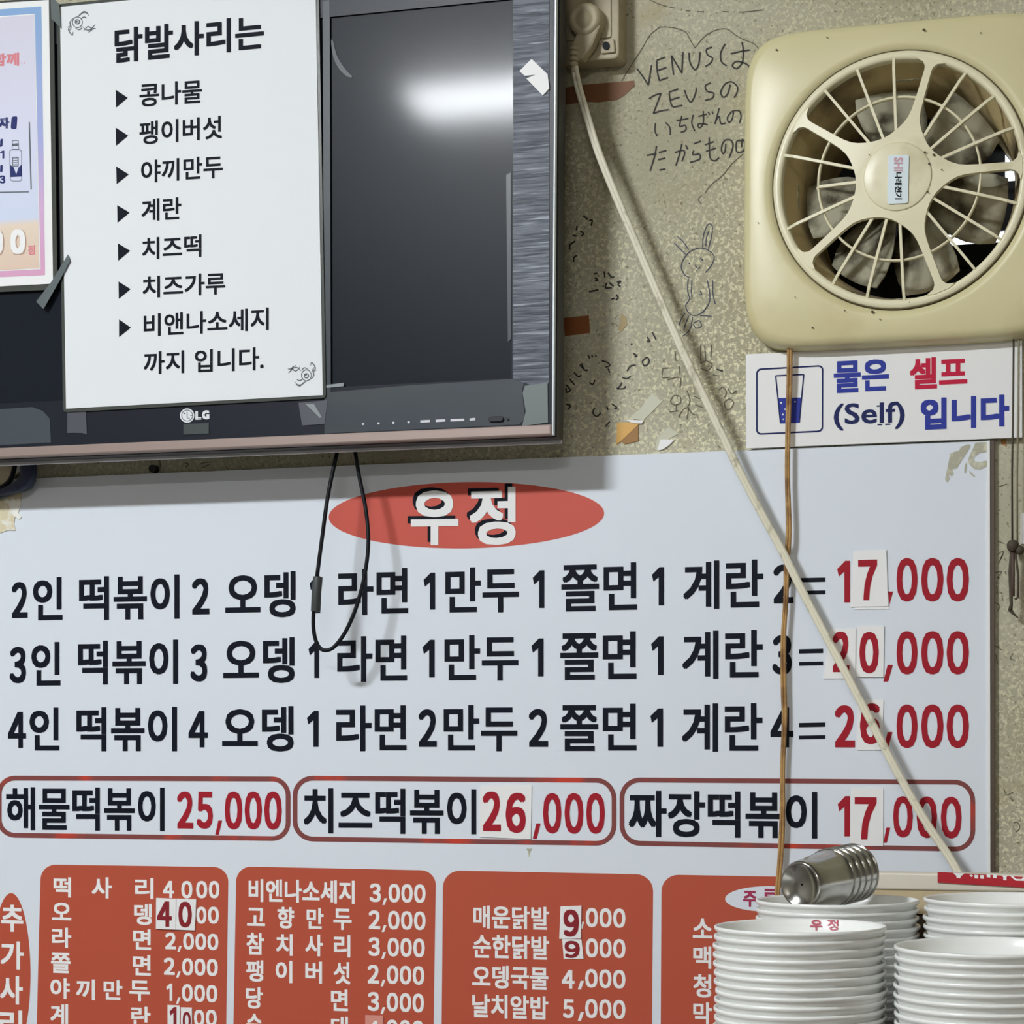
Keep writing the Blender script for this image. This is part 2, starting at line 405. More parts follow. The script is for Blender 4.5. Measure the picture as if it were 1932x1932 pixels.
P1 = [('떡',101,134,1655,1693),('사',173,211,1655,1695),('리',255,289.5,1656.5,1696),('4',307.5,328.5,1662,1694),('0',342,363,1662,1695),('0',370,391,1662,1695),('0',394,414,1662,1695),
 ('오',98,134.5,1703,1736),('뎅',253,286.5,1705,1745),('0',370.5,389.5,1710.5,1743),('0',392.5,413,1710.5,1743),
 ('라',98,134.5,1750,1788),('면',251,285,1753,1792),('쫄',96,133,1797.5,1836),('면',250.5,284.5,1801.5,1840.5),
 ('야',95,131.5,1845.5,1884.5),('끼',143.5,179,1847.5,1886.5),('만',195.5,231,1849,1886.5),('두',244,282.5,1850,1889),
 ('계',95,128.5,1894,1934),('란',247.5,284,1899,1938),('0',366,385.5,1905,1937),('0',388.5,409,1905,1937)]
P2 = [('비엔나소세지',469,669,1660,1703.5),('고',466,500,1713,1747),('향',523.5,555,1711,1752),('만',578.5,610.5,1713,1752.5),('두',629,663.5,1714.5,1754.5),
 ('참',465,498.5,1760,1801),('치',521,552,1762,1803),('사',576,609.5,1763,1804),('리',630,661,1764,1806),
 ('팽',464.5,497,1811.5,1852),('이',520,551.5,1812.5,1854.5),('버',576,607.5,1814,1855.5),('섯',629.5,661,1815,1857),
 ('당',464,496,1862,1903),('면',624.5,656.5,1866.5,1907.5),('순',464.5,495,1912.5,1952),('대',624.5,656.5,1918,1958)]
P3 = [('매운닭발',893,1036,1709.5,1753),('순한닭발',892,1036,1764.5,1809),('오뎅국물',891,1034.5,1822.5,1866),('날치알밥',891,1034.5,1877.5,1922)]
P4 = [('소',1307,1344,1733,1770),('맥',1308,1342,1785.5,1827.5),('청',1308,1342,1838,1882),('막',1308,1343,1891,1934)]
for kk, it in (('p1', P1), ('p2', P2), ('p3', P3), ('p4', P4)):
    letter_part(kk, 'item_lettering', m_pink, board); put(kk, it, 1.05, 1.25, YL)
for k, s, a, c, y0, y1 in (('p1','2,000',311.5,412,1760.5,1792),('p1','2,000',309,411,1808,1840.5),('p1','1,000',309,410,1857,1890),
        ('p2','3,000',697,803,1667.5,1703),('p2','2,000',695.5,803,1718.5,1754),('p2','3,000',695,801.5,1769.5,1805),('p2','2,000',693.5,800.5,1821.5,1857),('p2','3,000',693.5,800,1873,1909),('p2','000',729,799.5,1924.5,1960),
        ('p3','000',1105,1180,1713.5,1750),('p3','000',1105,1180,1771,1807),('p3','4',1060,1084,1830,1865),('p3','000',1104,1180,1829,1864.5),('p3','5',1062,1083,1885.5,1921),('p3','000',1104,1180,1885.5,1922)):
    price(k, s, a, c, y0, y1, 1.25, YL)
for a, c, y0, y1 in ((1096,1102,1739,1752),(1090,1102,1850.5,1867),(1090,1102,1909.5,1926)): digit(sub('p3'), ',', a, c, y0, y1, 0, YL)
letter_part('whiteoval', 'white_oval', m_board, board); LET['whiteoval'][0].sheet(ell(1448, 1696, 80, 24, 48), YL)
letter_part('drink', 'section_lettering', mat('purple_red_print', C(150, 50, 80), 0.6, spec=0.12), board)
hw('drink', '주', 1402, 1428, 1681, 1711, .9, YL2); hw('drink', '류', 1439, 1470, 1677, 1712, .9, YL2)
# worn glue patch in the top right corner and a drip
m_res = mat('glue_residue', C(160, 158, 140), 0.8)
letter_part('res', 'glue_residue', m_res, board)
def cr(ox, oy, sc, pts): return [(ox+x/sc, oy+y/sc) for x, y in pts]
q = lambda pts: cr(1740, 820, 10.06, pts)
LET['res'][0].sheet(q([(880,180),(740,230),(700,300),(600,330),(530,360),(500,520),(460,700),(430,850),(480,910),(520,830),(500,760),(560,790),(600,740),(570,650),(660,640),(740,500),(860,320),(920,210)]), YL)
LET['res'][0].sheet(q([(1010,150),(1230,140),(1235,330),(1150,340),(1080,350),(985,430),(985,500),(1100,520),(1235,490),(1230,600),(1120,655),(990,655),(920,590),(860,520),(900,400),(960,270)]), YL)
LET['res'][0].sheet(q([(810,560),(850,520),(840,650),(825,735),(800,735),(800,650)]), YL)
LET['res'][0].sheet(q([(890,680),(950,740),(1010,795),(975,800),(910,740)]), YL)
letter_part('drip', 'glue_residue', m_res, board)
LET['drip'][0].sheet([(993, 1601), (1004, 1601), (1000, 1607), (999, 1617), (997, 1617), (996.5, 1607)], YL)
noise_mix(m_res, C(188, 188, 170), 60, .5, .62)
m_res2 = mat('torn_paper_residue', C(196, 186, 158), 0.85); noise_mix(m_res2, C(228, 226, 208), 45, .5, .58)
tt = MB().slab([(-20, 868), (36, 874), (38, 888), (20, 905), (32, 925), (40, 930), (39, 952), (34, 968), (41, 975), (36, 980), (28, 975), (26, 988), (29, 1001), (14, 1000), (2, 1005), (-20, 1000)], YB-.0012, .001)
tag(tt.build('torn_tape_remnant', m_res2), 'yellowed torn paper tape remnant on the top left of the menu board', 'tape')

# price correction stickers
def sticker(qd, chs, label, group, x=None, mt=None, ink=None, bold=2.6, th=.0006, dY=.0006):
    Y = YL2-dY
    c = P(sum(p[0] for p in qd)/4, sum(p[1] for p in qd)/4, Y)
    t = thing('price_sticker', label, 'sticker', c, group)
    MB().slab(qd, Y, th).build('paper', mt or m_sheet, t)
    k = 'st%d' % len(LET); letter_part(k, 'digit', ink or m_red, t)
    for s, a, cc, y0, y1 in chs: digit(k, s, a, cc, y0, y1, bold, Y-.0002)
G1 = 'paper price corrections on the menu board'
sticker([(1612,1043),(1670,1040),(1678,1149),(1612,1150)], [], 'second paper slip peeking out under the 7 sticker of the top row price', G1, dY=.0001)
sticker([(1610,1039),(1672,1037),(1675.5,1144),(1604,1145)], [('7',1619,1655,1056,1132.5)], 'white paper sticker with red 7 in the top row price 17,000', G1, dY=.0012)
sticker([(1566,1186),(1614.5,1186),(1613.5,1280),(1553,1280.5)], [('2',1570.5,1602.5,1191.5,1268)], 'white paper sticker with red 2 starting the 20,000 price', G1)
sticker([(1616.5,1180.5),(1668,1180.5),(1666.5,1277.5),(1615.3,1277.5)], [('0',1621.5,1658,1192,1270.5)], 'white paper sticker with red 0 second in the 20,000 price', G1, dY=.001)
sticker([(1617.5,1320),(1667,1320),(1664,1415),(1616,1415)], [('6',1622.5,1660.5,1327,1404)], 'white paper sticker with red 6 crossed by the white cord, third row price', G1)
sticker([(906,1482),(954,1481),(947,1581),(905,1579)], [('2',910.5,945,1493,1568)], 'paper sticker with red 2 right after the cheese dish name, middle frame', G1)
sticker([(953.5,1480.5),(1003,1481),(1001.5,1583),(947,1581)], [('6',954,992,1495.5,1571.5)], 'paper sticker with red 6 in the middle rounded frame', G1, dY=.0008)
sticker([(1605,1487.5),(1666.5,1487.5),(1666,1596),(1604,1596)], [('7',1612.5,1654,1504,1584)], 'paper sticker with red 7 in the right rounded frame above the steel cups', G1)
m_sheet2 = mat('sticker_paper_warm', C(244, 240, 232), 0.5); m_dred = mat('brown_red_print', C(124, 38, 44), 0.6, spec=0.12)
G2 = 'small white price corrections on the brick red panels'
sticker([(294.5,1694),(332,1696),(331,1754),(294,1752.5)], [('4',296.5,324,1700.5,1748.5)], 'thick white sticker with dark red 4 on the left brick red panel', G2, mt=m_sheet2, ink=m_dred, bold=1.8, th=.0016, dY=.0016)
sticker([(333,1695.5),(370,1696.5),(367,1755.5),(331.5,1754)], [('0',336.5,362,1701,1750)], 'thick white sticker with dark red 0 beside the 4 on the left panel', G2, mt=m_sheet2, ink=m_dred, bold=1.8, th=.0016, dY=.0016)
sticker([(316,1896),(339,1897),(339,1950),(316,1950)], [('1',320,333,1900,1942)], 'small sticker with dark red 1 at the bottom of the left panel', G2, mt=m_sheet2, ink=m_dred, bold=1.2)
sticker([(341,1900.5),(362,1901),(362,1950),(341,1950)], [('0',344.5,360,1909,1944)], 'small sticker with 0 at the bottom of the left panel, right of the 1', G2, mt=m_sheet2, ink=m_dred, bold=.9)
sticker([(1057.5,1710),(1097,1708.5),(1096,1771),(1055,1771.5)], [('9',1063,1092.5,1716,1767.5)], 'tall white sticker with red 9, upper of two on the third panel', G2, mt=m_sheet2, ink=m_dred, bold=2.0, dY=.001)
sticker([(1060.5,1771.5),(1097,1772.5),(1101,1809),(1063.5,1809)], [('9',1065,1094,1775,1807.5)], 'small white sticker with squat 9, lower of two on the third panel', G2, mt=m_sheet2, ink=m_dred, bold=1.4)
sticker([(689,1915),(723,1916),(723,1960),(689,1960)], [('4',694,716,1926,1960)], 'faded translucent pink sticker with 4 at the bottom of the second panel', G2, mt=mat('faded_sticker', C(196, 132, 120), .5), ink=m_pink, bold=1.0)

# ================================================================== television
YT = -0.094
m_bez = mat('tv_bezel_black', (0.014, 0.018, 0.027, 1), 0.36, spec=0.2)
m_scr = mat('tv_screen', (0.010, 0.014, 0.021, 1), 0.36, spec=0.10, coat=0.10)
m_scr.node_tree.nodes['Principled BSDF'].inputs['Coat Roughness'].default_value = 0.095
m_side = mat('tv_side_black', (0.01, 0.011, 0.015, 1), 0.3)
m_silver = mat('tv_pinkish_silver', C(140, 124, 118), 0.45, metal=0.3)
m_lip = mat('tv_grey_lip', C(190, 190, 196), 0.45)
TR_ = P(1041, 800, YT); BRz = P(1041, 801, YT).z; XR = TR_.x; XCt = P(370, 800, YT).x; XL = 2*XCt-XR
ZB = BRz; ZS = P(1041, 821.5, YT).z; ZT = ZB + (XR-XL)*0.600
SXR = P(965.5, 714, YT).x; SZB = P(965.5, 714, YT).z; SXL = 2*XCt-SXR; SZT = ZT - 0.045
tv = thing('television', 'black flat television with silver lower strip, taped over with menu sheets', 'television', (XCt, 0, ZB))
b = MB()
for lo, hi in (((SXR, SZB), (XR, SZT)), ((XL, SZB), (SXL, SZT)), ((XL, ZB), (XR, SZB)), ((XL, SZT), (XR, ZT))):
    b.box((lo[0], YT, lo[1]), (hi[0], YT+.03, hi[1]))
b.build('bezel', m_bez, tv)
MB().box((SXL, YT+.0025, SZB), (SXR, YT+.028, SZT)).build('screen', m_scr, tv)
bevel(MB().box((XL-.0005, YT-.003, ZS), (XR+.0005, YT+.012, ZB)).build('lower_strip', m_silver, tv), .002)
bevel(MB().box((XR, YT-.001, ZS), (XR+.0024, YT+.005, ZT)).build('side_strip', mat('tv_chrome_edge', C(200, 208, 218), .3, metal=.2), tv), .001)
MB().box((XL-.003, YT+.006, ZS-.001), (XR+.0038, YT+.026, ZT)).build('casing', m_side, tv)
bevel(MB().box((XL, YT+.026, ZS-.0045), (XR+.0015, YT+.030, ZT)).build('rear_rim', m_lip, tv), .001)
bevel(MB().box((XL+.06, YT+.030, ZB+.05), (XR-.05, -.028, ZT-.05)).build('back_housing', m_side, tv), .01)
bevel(MB().box((XCt-.12, -.030, ZB+.15), (XCt+.12, -0.0005, ZB+.38)).build('wall_mount', m_side, tv), .002)
m_logo = mat('logo_silver', C(205, 208, 212), 0.4)
MB().slab(ell(353, 784, 13.5, 13.5, 32), YT-.0005, .0006).build('logo_badge', m_logo, tv)
letter_part('lgi', 'logo_mark', mat('logo_dark', C(80, 84, 92), .5), tv)
mb = LET['lgi'][0]
mb.ring(ell(353, 784, 11, 11, 28), ell(353, 784, 9.6, 9.6, 28), YT-.0007, .0001)
mb.ribbon([(353, 777), (353, 789), (358, 789)], 1.6, YT-.0007, False); mb.sheet(ell(348.5, 780, 1.6, 1.6, 10), YT-.0007)
mb.ribbon([(359, 784), (364, 784)], 1.4, YT-.0007, False)
letter_part('lg', 'logo_lettering', m_logo, tv)
word('lg', 'L', 368.5, 380, 775.5, 792, 775, 791.5, 1.3, YT-.0005); word('lg', 'G', 381.5, 395, 774.5, 791.5, 774, 791, 1.2, YT-.0005)
for k, x in enumerate((685, 714, 742, 771)):
    MB().sheet(ell(x, 800-.04*(x-685), 2.5, 2.2, 8), YT-.0008).build('indicator_mark', m_lip, tv)
for x0, x1 in ((793, 811), (822, 840), (850, 876), (886, 897)):
    y = 795-.04*(x0-793); MB().sheet([(x0, y-2), (x1, y-3), (x1, y+1.6), (x0, y+2.6)], YT-.0008).build('indicator_mark', m_lip, tv)
bevel(MB().slab(rrect([(921, 786), (949, 784.5), (949, 795), (921, 796)], 5, 4), YT-.003, .003).build('power_button', m_side, tv), .0006)
MB().slab(ell(957, 790, 3, 3, 12), YT-.002, .002).build('sensor', m_side, tv)
# wrinkled protective film on the bezel
m_film = mat('wrinkled_film', C(92, 97, 108), 0.42, spec=0.3)  # grey and streaks put the wrinkled film's reflections into the colour
noise_mix(m_film, C(54, 59, 70), 34, .40, .60, stretch=(.45, 1, 8), detail=8, bump=.9, bdist=.0014, dist=.4)
noise_mix(m_film, C(136, 142, 152), 30, .56, .70, stretch=(.5, 1, 11), detail=6, dist=.3)
m_film2 = mat('smoky_film', C(52, 58, 62), 0.4, spec=0.3)
noise_mix(m_film2, C(48, 54, 62), 10, .4, .62, stretch=(.5, 1, 3), detail=5, bump=.25, bdist=.001)
MB().slab([(968, -18), (1036, -22), (1036, 720), (1032, 728), (1000, 726), (968, 715)], YT-.0006, .0005).build('protective_film', m_film, tv)
MB().slab([(612, 741), (760, 728), (968, 715), (990, 720), (985, 735), (990, 790), (980, 801), (612, 818)], YT-.0004, .0004).build('protective_film', m_film2, tv)
m_film3 = mat('screen_film', C(52, 58, 64), 0.36, spec=.3)
MB().slab([(609, 2), (622, 0), (624, 740), (611, 741)], YT-.0006, .0005).build('protective_film', m_film3, tv)
MB().slab([(955, 330), (964, 325), (964, 640), (958, 645)], YT+.0018, .0006).build('protective_film', m_film3, tv)
MB().ribbon([(626, 75), (632, 105), (642, 125), (655, 140), (664, 145)], 9, YT+.0015, True, True).build('protective_film', m_film3, tv)
MB().slab([(-60, 776), (60, 768), (80, 775), (94, 790), (96, 835), (-60, 843)], YT-.0004, .0004).build('protective_film', mat('grey_film', C(56, 63, 70), .4), tv)
m_tape = mat('clear_tape', C(70, 72, 80), 0.35)
m_tapel = mat('clear_tape_light', C(128, 134, 138), 0.3)
def flat(name, pts, Y, th, m, label, cat, group=None):
    return tag(MB().slab(pts, Y, th).build(name, m), label, cat, group)
flat('adhesive_tape', [(990, 728), (1033, 722), (1034, 797), (985, 804), (992, 776), (986, 742)], YT-.0011, .0004, mat('corner_film', C(90, 98, 98), .4), 'grey green film patch on the lower right corner of the television', 'tape')
flat('adhesive_tape', [(127, 776), (162, 774), (164, 820), (155, 817), (127, 817)], YT-.0009, .0004, m_tape, 'grey tape square under the bottom left corner of the white list', 'tape')
flat('adhesive_tape', [(346, 800), (394, 798), (394, 818), (346, 820)], YT-.0009, .0004, mat('dull_tape', C(50, 58, 58), .4), 'dull tape scrap directly below the silver television badge', 'tape')
t = thing('adhesive_tape', 'crumpled clear tape below the bottom right corner of the white list', 'tape', P(590, 770, YT))
MB().slab([(563, 760), (618, 755), (612, 800), (570, 803)], YT-.0008, .0004).build('strip', m_tape, t)
MB().slab([(576, 762), (592, 762), (607, 787), (603, 788), (588, 773)], YT-.0012, .0003).build('crease', m_tapel, t)
flat('adhesive_tape', [(612, 727), (648, 722), (648, 729), (614, 732)], YT-.0011, .0003, m_tapel, 'thin pale tape sliver right of the white list, at screen bottom edge', 'tape')
t = thing('paper_sticker', 'torn white diamond shaped paper sticker on the right television frame', 'sticker', P(1012, 145, YT))
MB().slab([(1003, 111), (1033, 140), (1036, 167), (1024, 180), (993, 148), (1010, 141), (990, 143), (980, 134)], YT-.0022, .0014).build('paper', mat('bright_sticker', C(228, 230, 228), .5), t)

# ================================================================== white food list on the television
YP = YT-0.003
PQ = [(113, 13), (595, -34), (609, 745.5), (124.5, 771)]
m_paper = mat('list_paper', C(206, 209, 212), 0.5, spec=.15)
m_lam = mat('laminate_rim', C(62, 66, 62), 0.25)
t = thing('food_list', 'tall laminated white food list with a bold heading and seven bullet lines', 'poster', P(360, 400, YP))
MB().slab(rrect([(107, 8), (601, -40), (615, 751), (119, 778)], 7, 3), YP+.0008, .0014).build('laminate', m_lam, t)
MB().slab(PQ, YP, .0007).build('paper', m_paper, t)
letter_part('lh', 'heading', m_ink, t); Y1 = YP-.0003
word('lh', '닭발사리는', 216, 498, 54, 120, 28, 92, 1.6, Y1)
for i, (s, a, c, l0, l1, r0, r1) in enumerate((('콩나물',263,381,158,202,150,194),('팽이버섯',263,419,229.5,273.5,218,261),('야끼만두',266,420.5,303,345.5,292.5,335),
     ('계란',267,342,375.5,418,371.5,414),('치즈떡',268,380,449,490.5,442,484.5),('치즈가루',269,425,521.5,562.5,513.5,555),('비앤나소세지',271,507,592.5,635.5,580,622.5),('까지 입니다.',271,497.5,664,707,654.5,698))):
    k = 'll%d' % i; letter_part(k, 'line_lettering', m_ink, t); word(k, s, a, c, l0, l1, r0, r1, .75, Y1)
for tri in (((218,169),(241,184.5),(219,203)),((218,240.5),(242,256),(219,275)),((219,314),(243,329),(220,347.5)),((221,387),(244.5,401),(221.5,420.5)),((222.5,459),(245.5,473),(223,492)),((223.5,531),(246.5,545.5),(224,564)),((224.5,602.5),(247,618),(224.5,636))):
    MB().sheet(list(tri), Y1).build('bullet', m_ink, t)
m_orn = mat('grey_print', C(92, 96, 104), 0.6, spec=0.12)
for cx_, cy_, sg, sc_ in ((146, 42, 1, 1.0), (578, 708, -1, 1.0)):
    mb = MB()
    T = lambda pts: [(cx_+sg*x*sc_, cy_+sg*y*sc_) for x, y in pts]
    mb.ring(ell(cx_, cy_, 10, 11, 20), ell(cx_, cy_, 8.6, 9.5, 20), Y1, .0001)
    mb.ring(ell(cx_, cy_-1*sg, 5, 5, 16), ell(cx_, cy_-1*sg, 3, 3, 16), Y1, .0001)
    mb.sheet(ell(cx_-1, cy_-1, 2, 2, 10), Y1)
    for s_ in ([(0,-10),(8,-17),(16,-18),(22,-12)],[(4,-12),(12,-20),(20,-17)],[(-8,-8),(-14,0),(-12,10),(-16,16)],[(-12,6),(-17,14),(-10,24),(-8,18)],
               [(10,8),(16,14),(24,14),(30,8),(34,4)],[(12,16),(20,8),(27,14),(20,19)],[(24,16),(30,12),(35,12)],[(-4,11),(4,14),(9,9)],[(6,-6),(12,-10),(18,-8)],[(-14,6),(-19,10)]):
        mb.ribbon(T(s_), 2.0, Y1, True, True)
    mb.build('flower_ornament', m_orn, t)

# ================================================================== drinks poster, left
m_pw = mat('poster_white', C(214, 218, 234), .4, spec=.2)
YQ = YT-.0035
t = thing('drinks_poster', 'laminated poster with blue to pink border and a printed bottle, at left edge', 'poster', P(20, 270, YQ))
MB().slab(rrect([(-250, 22), (101, -6), (108, 546), (-250, 562)], 6, 3), YQ+.0008, .0014).build('laminate', m_lam, t)
MB().slab([(-245, 20), (92, 0), (100, 535), (-245, 553)], YQ, .0007).build('paper', m_pw, t)
def grad(name, stops, z0, z1, rough=.4):
    m = bpy.data.materials.new(name); m.use_nodes = True; N = m.node_tree.nodes; L = m.node_tree.links
    ge = N.new('ShaderNodeNewGeometry'); sp = N.new('ShaderNodeSeparateXYZ'); L.new(ge.outputs['Position'], sp.inputs[0])
    mr = N.new('ShaderNodeMapRange'); mr.inputs['From Min'].default_value = z0; mr.inputs['From Max'].default_value = z1; L.new(sp.outputs['Z'], mr.inputs[0])
    cr_ = N.new('ShaderNodeValToRGB'); L.new(mr.outputs[0], cr_.inputs[0])
    e = cr_.color_ramp.elements
    e[0].position, e[0].color = stops[0][0], C(*stops[0][1]); e[1].position, e[1].color = stops[-1][0], C(*stops[-1][1])
    for p, c in stops[1:-1]: x = e.new(p); x.color = C(*c)
    b = N['Principled BSDF']; L.new(cr_.outputs[0], b.inputs['Base Color']); b.inputs['Roughness'].default_value = rough; return m
zt, zb = P(50, 15, YQ).z, P(50, 520, YQ).z
m_border = grad('printed_border', [(0, (196, 146, 176)), (.25, (190, 156, 190)), (.5, (150, 156, 200)), (1, (120, 154, 194))], zb, zt)
m_field = grad('printed_field', [(0, (200, 176, 160)), (.19, (206, 190, 174)), (.215, (186, 194, 214)), (.5, (194, 196, 216)), (1, (192, 190, 204))], zb, zt)
letter_part('pb', 'printed_border', m_border, t); LET['pb'][0].sheet([(-200, 32), (78, 12), (85, 519), (-200, 532)], YQ-.0002)
letter_part('pf0', 'printed_border', m_pw, t); LET['pf0'][0].sheet([(-190, 44), (65.5, 26), (76.5, 508), (-190, 521)], YQ-.0004)
letter_part('pf', 'printed_field', m_field, t); LET['pf'][0].sheet([(-188, 46), (64, 28), (74.5, 506), (-188, 519)], YQ-.0006)
Y2 = YQ-.0008
m_navy = mat('navy_print', C(44, 52, 98), 0.6, spec=0.12); m_rose = mat('rose_print', C(196, 120, 128), 0.6, spec=0.12)
letter_part('pr', 'poster_lettering', m_rose, t); word('pr', '함께', -14, 36, 101, 125, 99, 124, 1.0, Y2); word('pr', '점', 53, 66, 463, 481, 462, 480, .5, Y2)
LET['pr'][0].sheet(ell(41, 119, 1.3, 1.3, 8), Y2); LET['pr'][0].sheet(ell(46.5, 119, 1.3, 1.3, 8), Y2)
letter_part('pn', 'poster_lettering', m_navy, t); word('pn', '맛자', -22, 18, 223, 244, 221, 242, 1.2, Y2)
LET['pn'][0].sheet(rrect([(22, 220), (33, 219), (31, 244), (20, 243)], 3, 2), Y2)
word('pn', '３', -1, 10, 331, 346, 331, 346, .8, Y2); digit('pn', '1', 0, 8, 284, 299, 0, Y2); word('pn', '명', -14, 5, 262, 277, 262, 277, 1, Y2); word('pn', '명', -14, 5, 311, 325, 311, 325, 1, Y2)
letter_part('pc', 'printed_card', m_orn, t); mb = LET['pc'][0]
mb.sheet([(54, 229), (56.5, 231), (60, 358), (57.5, 357)], Y2); mb.sheet([(-30, 362), (54, 361), (55, 363), (-30, 364.5)], Y2)
mb.ring(rrect([(17.5, 282), (41, 282), (41.5, 342), (19, 342)], 5, 3), rrect([(18.5, 283), (40, 283), (40.5, 341), (20, 341)], 4.5, 3), Y2, .0001)
mb.ring([(23, 265), (35, 265), (36, 282), (22, 282)], [(24, 266), (34, 266), (35, 281), (23, 281)], Y2, .0001)
mb.sheet([(23, 271), (35, 270), (35, 275), (23, 276)], Y2)
mb.ring([(23, 296), (35, 296), (35, 314), (23, 314)], [(24.5, 297.5), (33.5, 297.5), (33.5, 312.5), (24.5, 312.5)], Y2, .0001)
for k in range(4): mb.ribbon([(24, 299+k*4), (34, 298+k*4)], 1, Y2, False)
letter_part('pbt', 'bottle_print', m_navy, t); LET['pbt'][0].sheet([(19.5, 311), (26, 316), (30.5, 329), (35, 316), (41, 310), (41.5, 333), (20, 334)], Y2)
letter_part('p00s', 'price_shadow', mat('tan_print', C(168, 138, 120), .5), t); word('p00s', '００', -22, 49.5, 434, 483, 432, 481, 3.6, Y2)
letter_part('p00', 'price_lettering', m_white, t); word('p00', '００', -22, 47.5, 434, 481, 432, 479, 2.8, Y2-.0002)
flat('adhesive_tape', [(128, 480), (132, 492), (112, 530), (82, 583), (68, 569), (98, 530)], YT-.0055, .0004, mat('tape_mid', C(84, 92, 94), .35), 'diagonal clear tape strip from the drinks poster corner down the screen', 'tape')
flat('adhesive_tape', [(95, -10), (112, 8), (114, 52), (97, 35)], YT-.0055, .0004, mat('tape_mid2', C(84, 92, 92), .35), 'short clear tape bridging drinks poster and food list at the top', 'tape')

# ================================================================== looping cable under the television
m_cable = mat('black_cable', (0.006, 0.008, 0.012, 1), .5, spec=.2)
t = thing('hanging_cable', 'thin black cable loop hanging below the television with a ferrite bead', 'cable', P(650, 860, -.05))
cp = [(638, 846, -.052), (630, 880, -.058), (618, 940, -.063), (607, 1020, -.066), (598, 1090, -.068), (592, 1150, -.068), (592, 1190, -.067), (600, 1218, -.065), (614, 1227, -.064), (632, 1219, -.062), (654, 1188, -.060), (674, 1140, -.058), (689, 1080, -.056), (695, 1020, -.054), (690, 960, -.050), (678, 900, -.048), (669, 846, -.048)]
MB().tube([P(*p) for p in catmull(cp, 6)], .0024, 8).build('cable', m_cable, t)
MB().tube([P(637, 846, -.054), P(626, 900, -.0605), P(612, 980, -.066), P(600, 1075, -.0705), P(597, 1095, -.071)], .0018, 8).build('cable', m_cable, t)
bevel(MB().tube([P(600, 1088, -.068), P(597, 1118, -.0685), P(595.5, 1154, -.068)], .0055, 16).build('ferrite_bead', mat('dark_grey_rubber', C(58, 62, 62), .55), t), .001)
t = thing('cable_clump', 'dark blue black cable bundle bent behind the television bottom at far left', 'cable', P(40, 900, -.03))
MB().tube([P(*p) for p in catmull([(52, 862, -.03), (54, 885, -.03), (52, 902, -.028), (38, 916, -.026), (18, 924, -.024), (-10, 934, -.02), (-40, 946, -.02)], 5)], [.011, .0105, .010, .010, .010, .010, .010, .0098, .0096, .0094, .009, .009, .009, .0085, .008, .008, .008, .007, .007, .006, .006, .005, .005, .004, .004, .004, .004, .004, .004, .004, .004], 10).build('sleeve', mat('navy_sleeve', C(24, 34, 56), .6), t)
MB().tube([P(*p) for p in catmull([(30, 862, -.02), (20, 905, -.016), (-10, 925, -.014), (-40, 930, -.012)], 5)], .003, 8).build('cable', m_cable, t)
MB().tube([P(*p) for p in catmull([(64, 905, -.02), (56, 920, -.018), (30, 928, -.014), (0, 938, -.012), (-40, 950, -.012)], 5)], .003, 8).build('cable', mat('dark_grey_cable', C(70, 74, 80), .6), t)
MB().slab(ell(287, 884, 7, 7.5, 14), -.008, .008).build('wall_screw', mat('rusty_black', C(30, 26, 26), .5)); tag(bpy.data.objects['wall_screw'], 'dark round screw head in the wall strip below the television', 'screw')

# ================================================================== exhaust fan
m_fan = mat('yellowed_plastic', C(197, 189, 148), .33, spec=.45)
noise_mix(m_fan, C(170, 152, 104), 5, .55, .8, detail=5)
m_fan2 = mat('grille_plastic', C(212, 206, 176), .33, spec=.45)
noise_mix(m_fan2, C(170, 156, 120), 12, .58, .8, detail=5)
m_dust = mat('dusty_blade', C(152, 149, 130), .95, spec=.1); noise_mix(m_dust, C(66, 60, 48), 26, .47, .66, detail=6, bump=.6, bdist=.004)
m_grime = mat('grimy_duct', C(186, 168, 124), .6); noise_mix(m_grime, C(86, 74, 54), 12, .46, .68, detail=5)
m_dark = mat('black_shaft', (.008, .009, .012, 1), .8)
fx, fy, fz = FANC
fan = thing('exhaust_fan', 'square yellowed plastic exhaust fan with round spoked grille and dusty blades', 'fan', (fx, 0, fz))
u = pxm
def fp(ang, r, y): a = math.radians(ang); return (fx+r*math.cos(a)*u, y, fz+r*math.sin(a)*u)
def sup(ang, s):   # pillow shaped outline of the face plate
    a = math.radians(ang); c_, s_ = abs(math.cos(a)), abs(math.sin(a)); n = 7.5
    return s*306/((c_**n+s_**n)**(1/n))
NS = 144
b = MB(); rings = [(1.0, -.0005), (1.0, -.018), (.992, -.027), (.975, -.0325), (.94, -.0350)]
vs_ = [fp(k*360/NS, sup(k*360/NS, s), y) for s, y in rings for k in range(NS)]
for r, y in ((262, -.0352), (246.5, -.0352), (245, -.0325), (242, -.0325)):
    vs_ += [fp(k*360/NS, r, y) for k in range(NS)]
nr = len(rings)+4
b.add(vs_, [(i*NS+k, i*NS+(k+1) % NS, (i+1)*NS+(k+1) % NS, (i+1)*NS+k) for i in range(nr-1) for k in range(NS)], True)
fixn(b.build('face_plate', m_fan, fan))
gr = MB().lathe([(243*u, .0325), (242.5*u, .0365), (240*u, .0378), (232*u, .0382), (228*u, .0372), (226*u, .035), (225.5*u, .028)], 96, (fx, 0, fz), Vector((0, -1, 0)), Vector((1, 0, 0)))
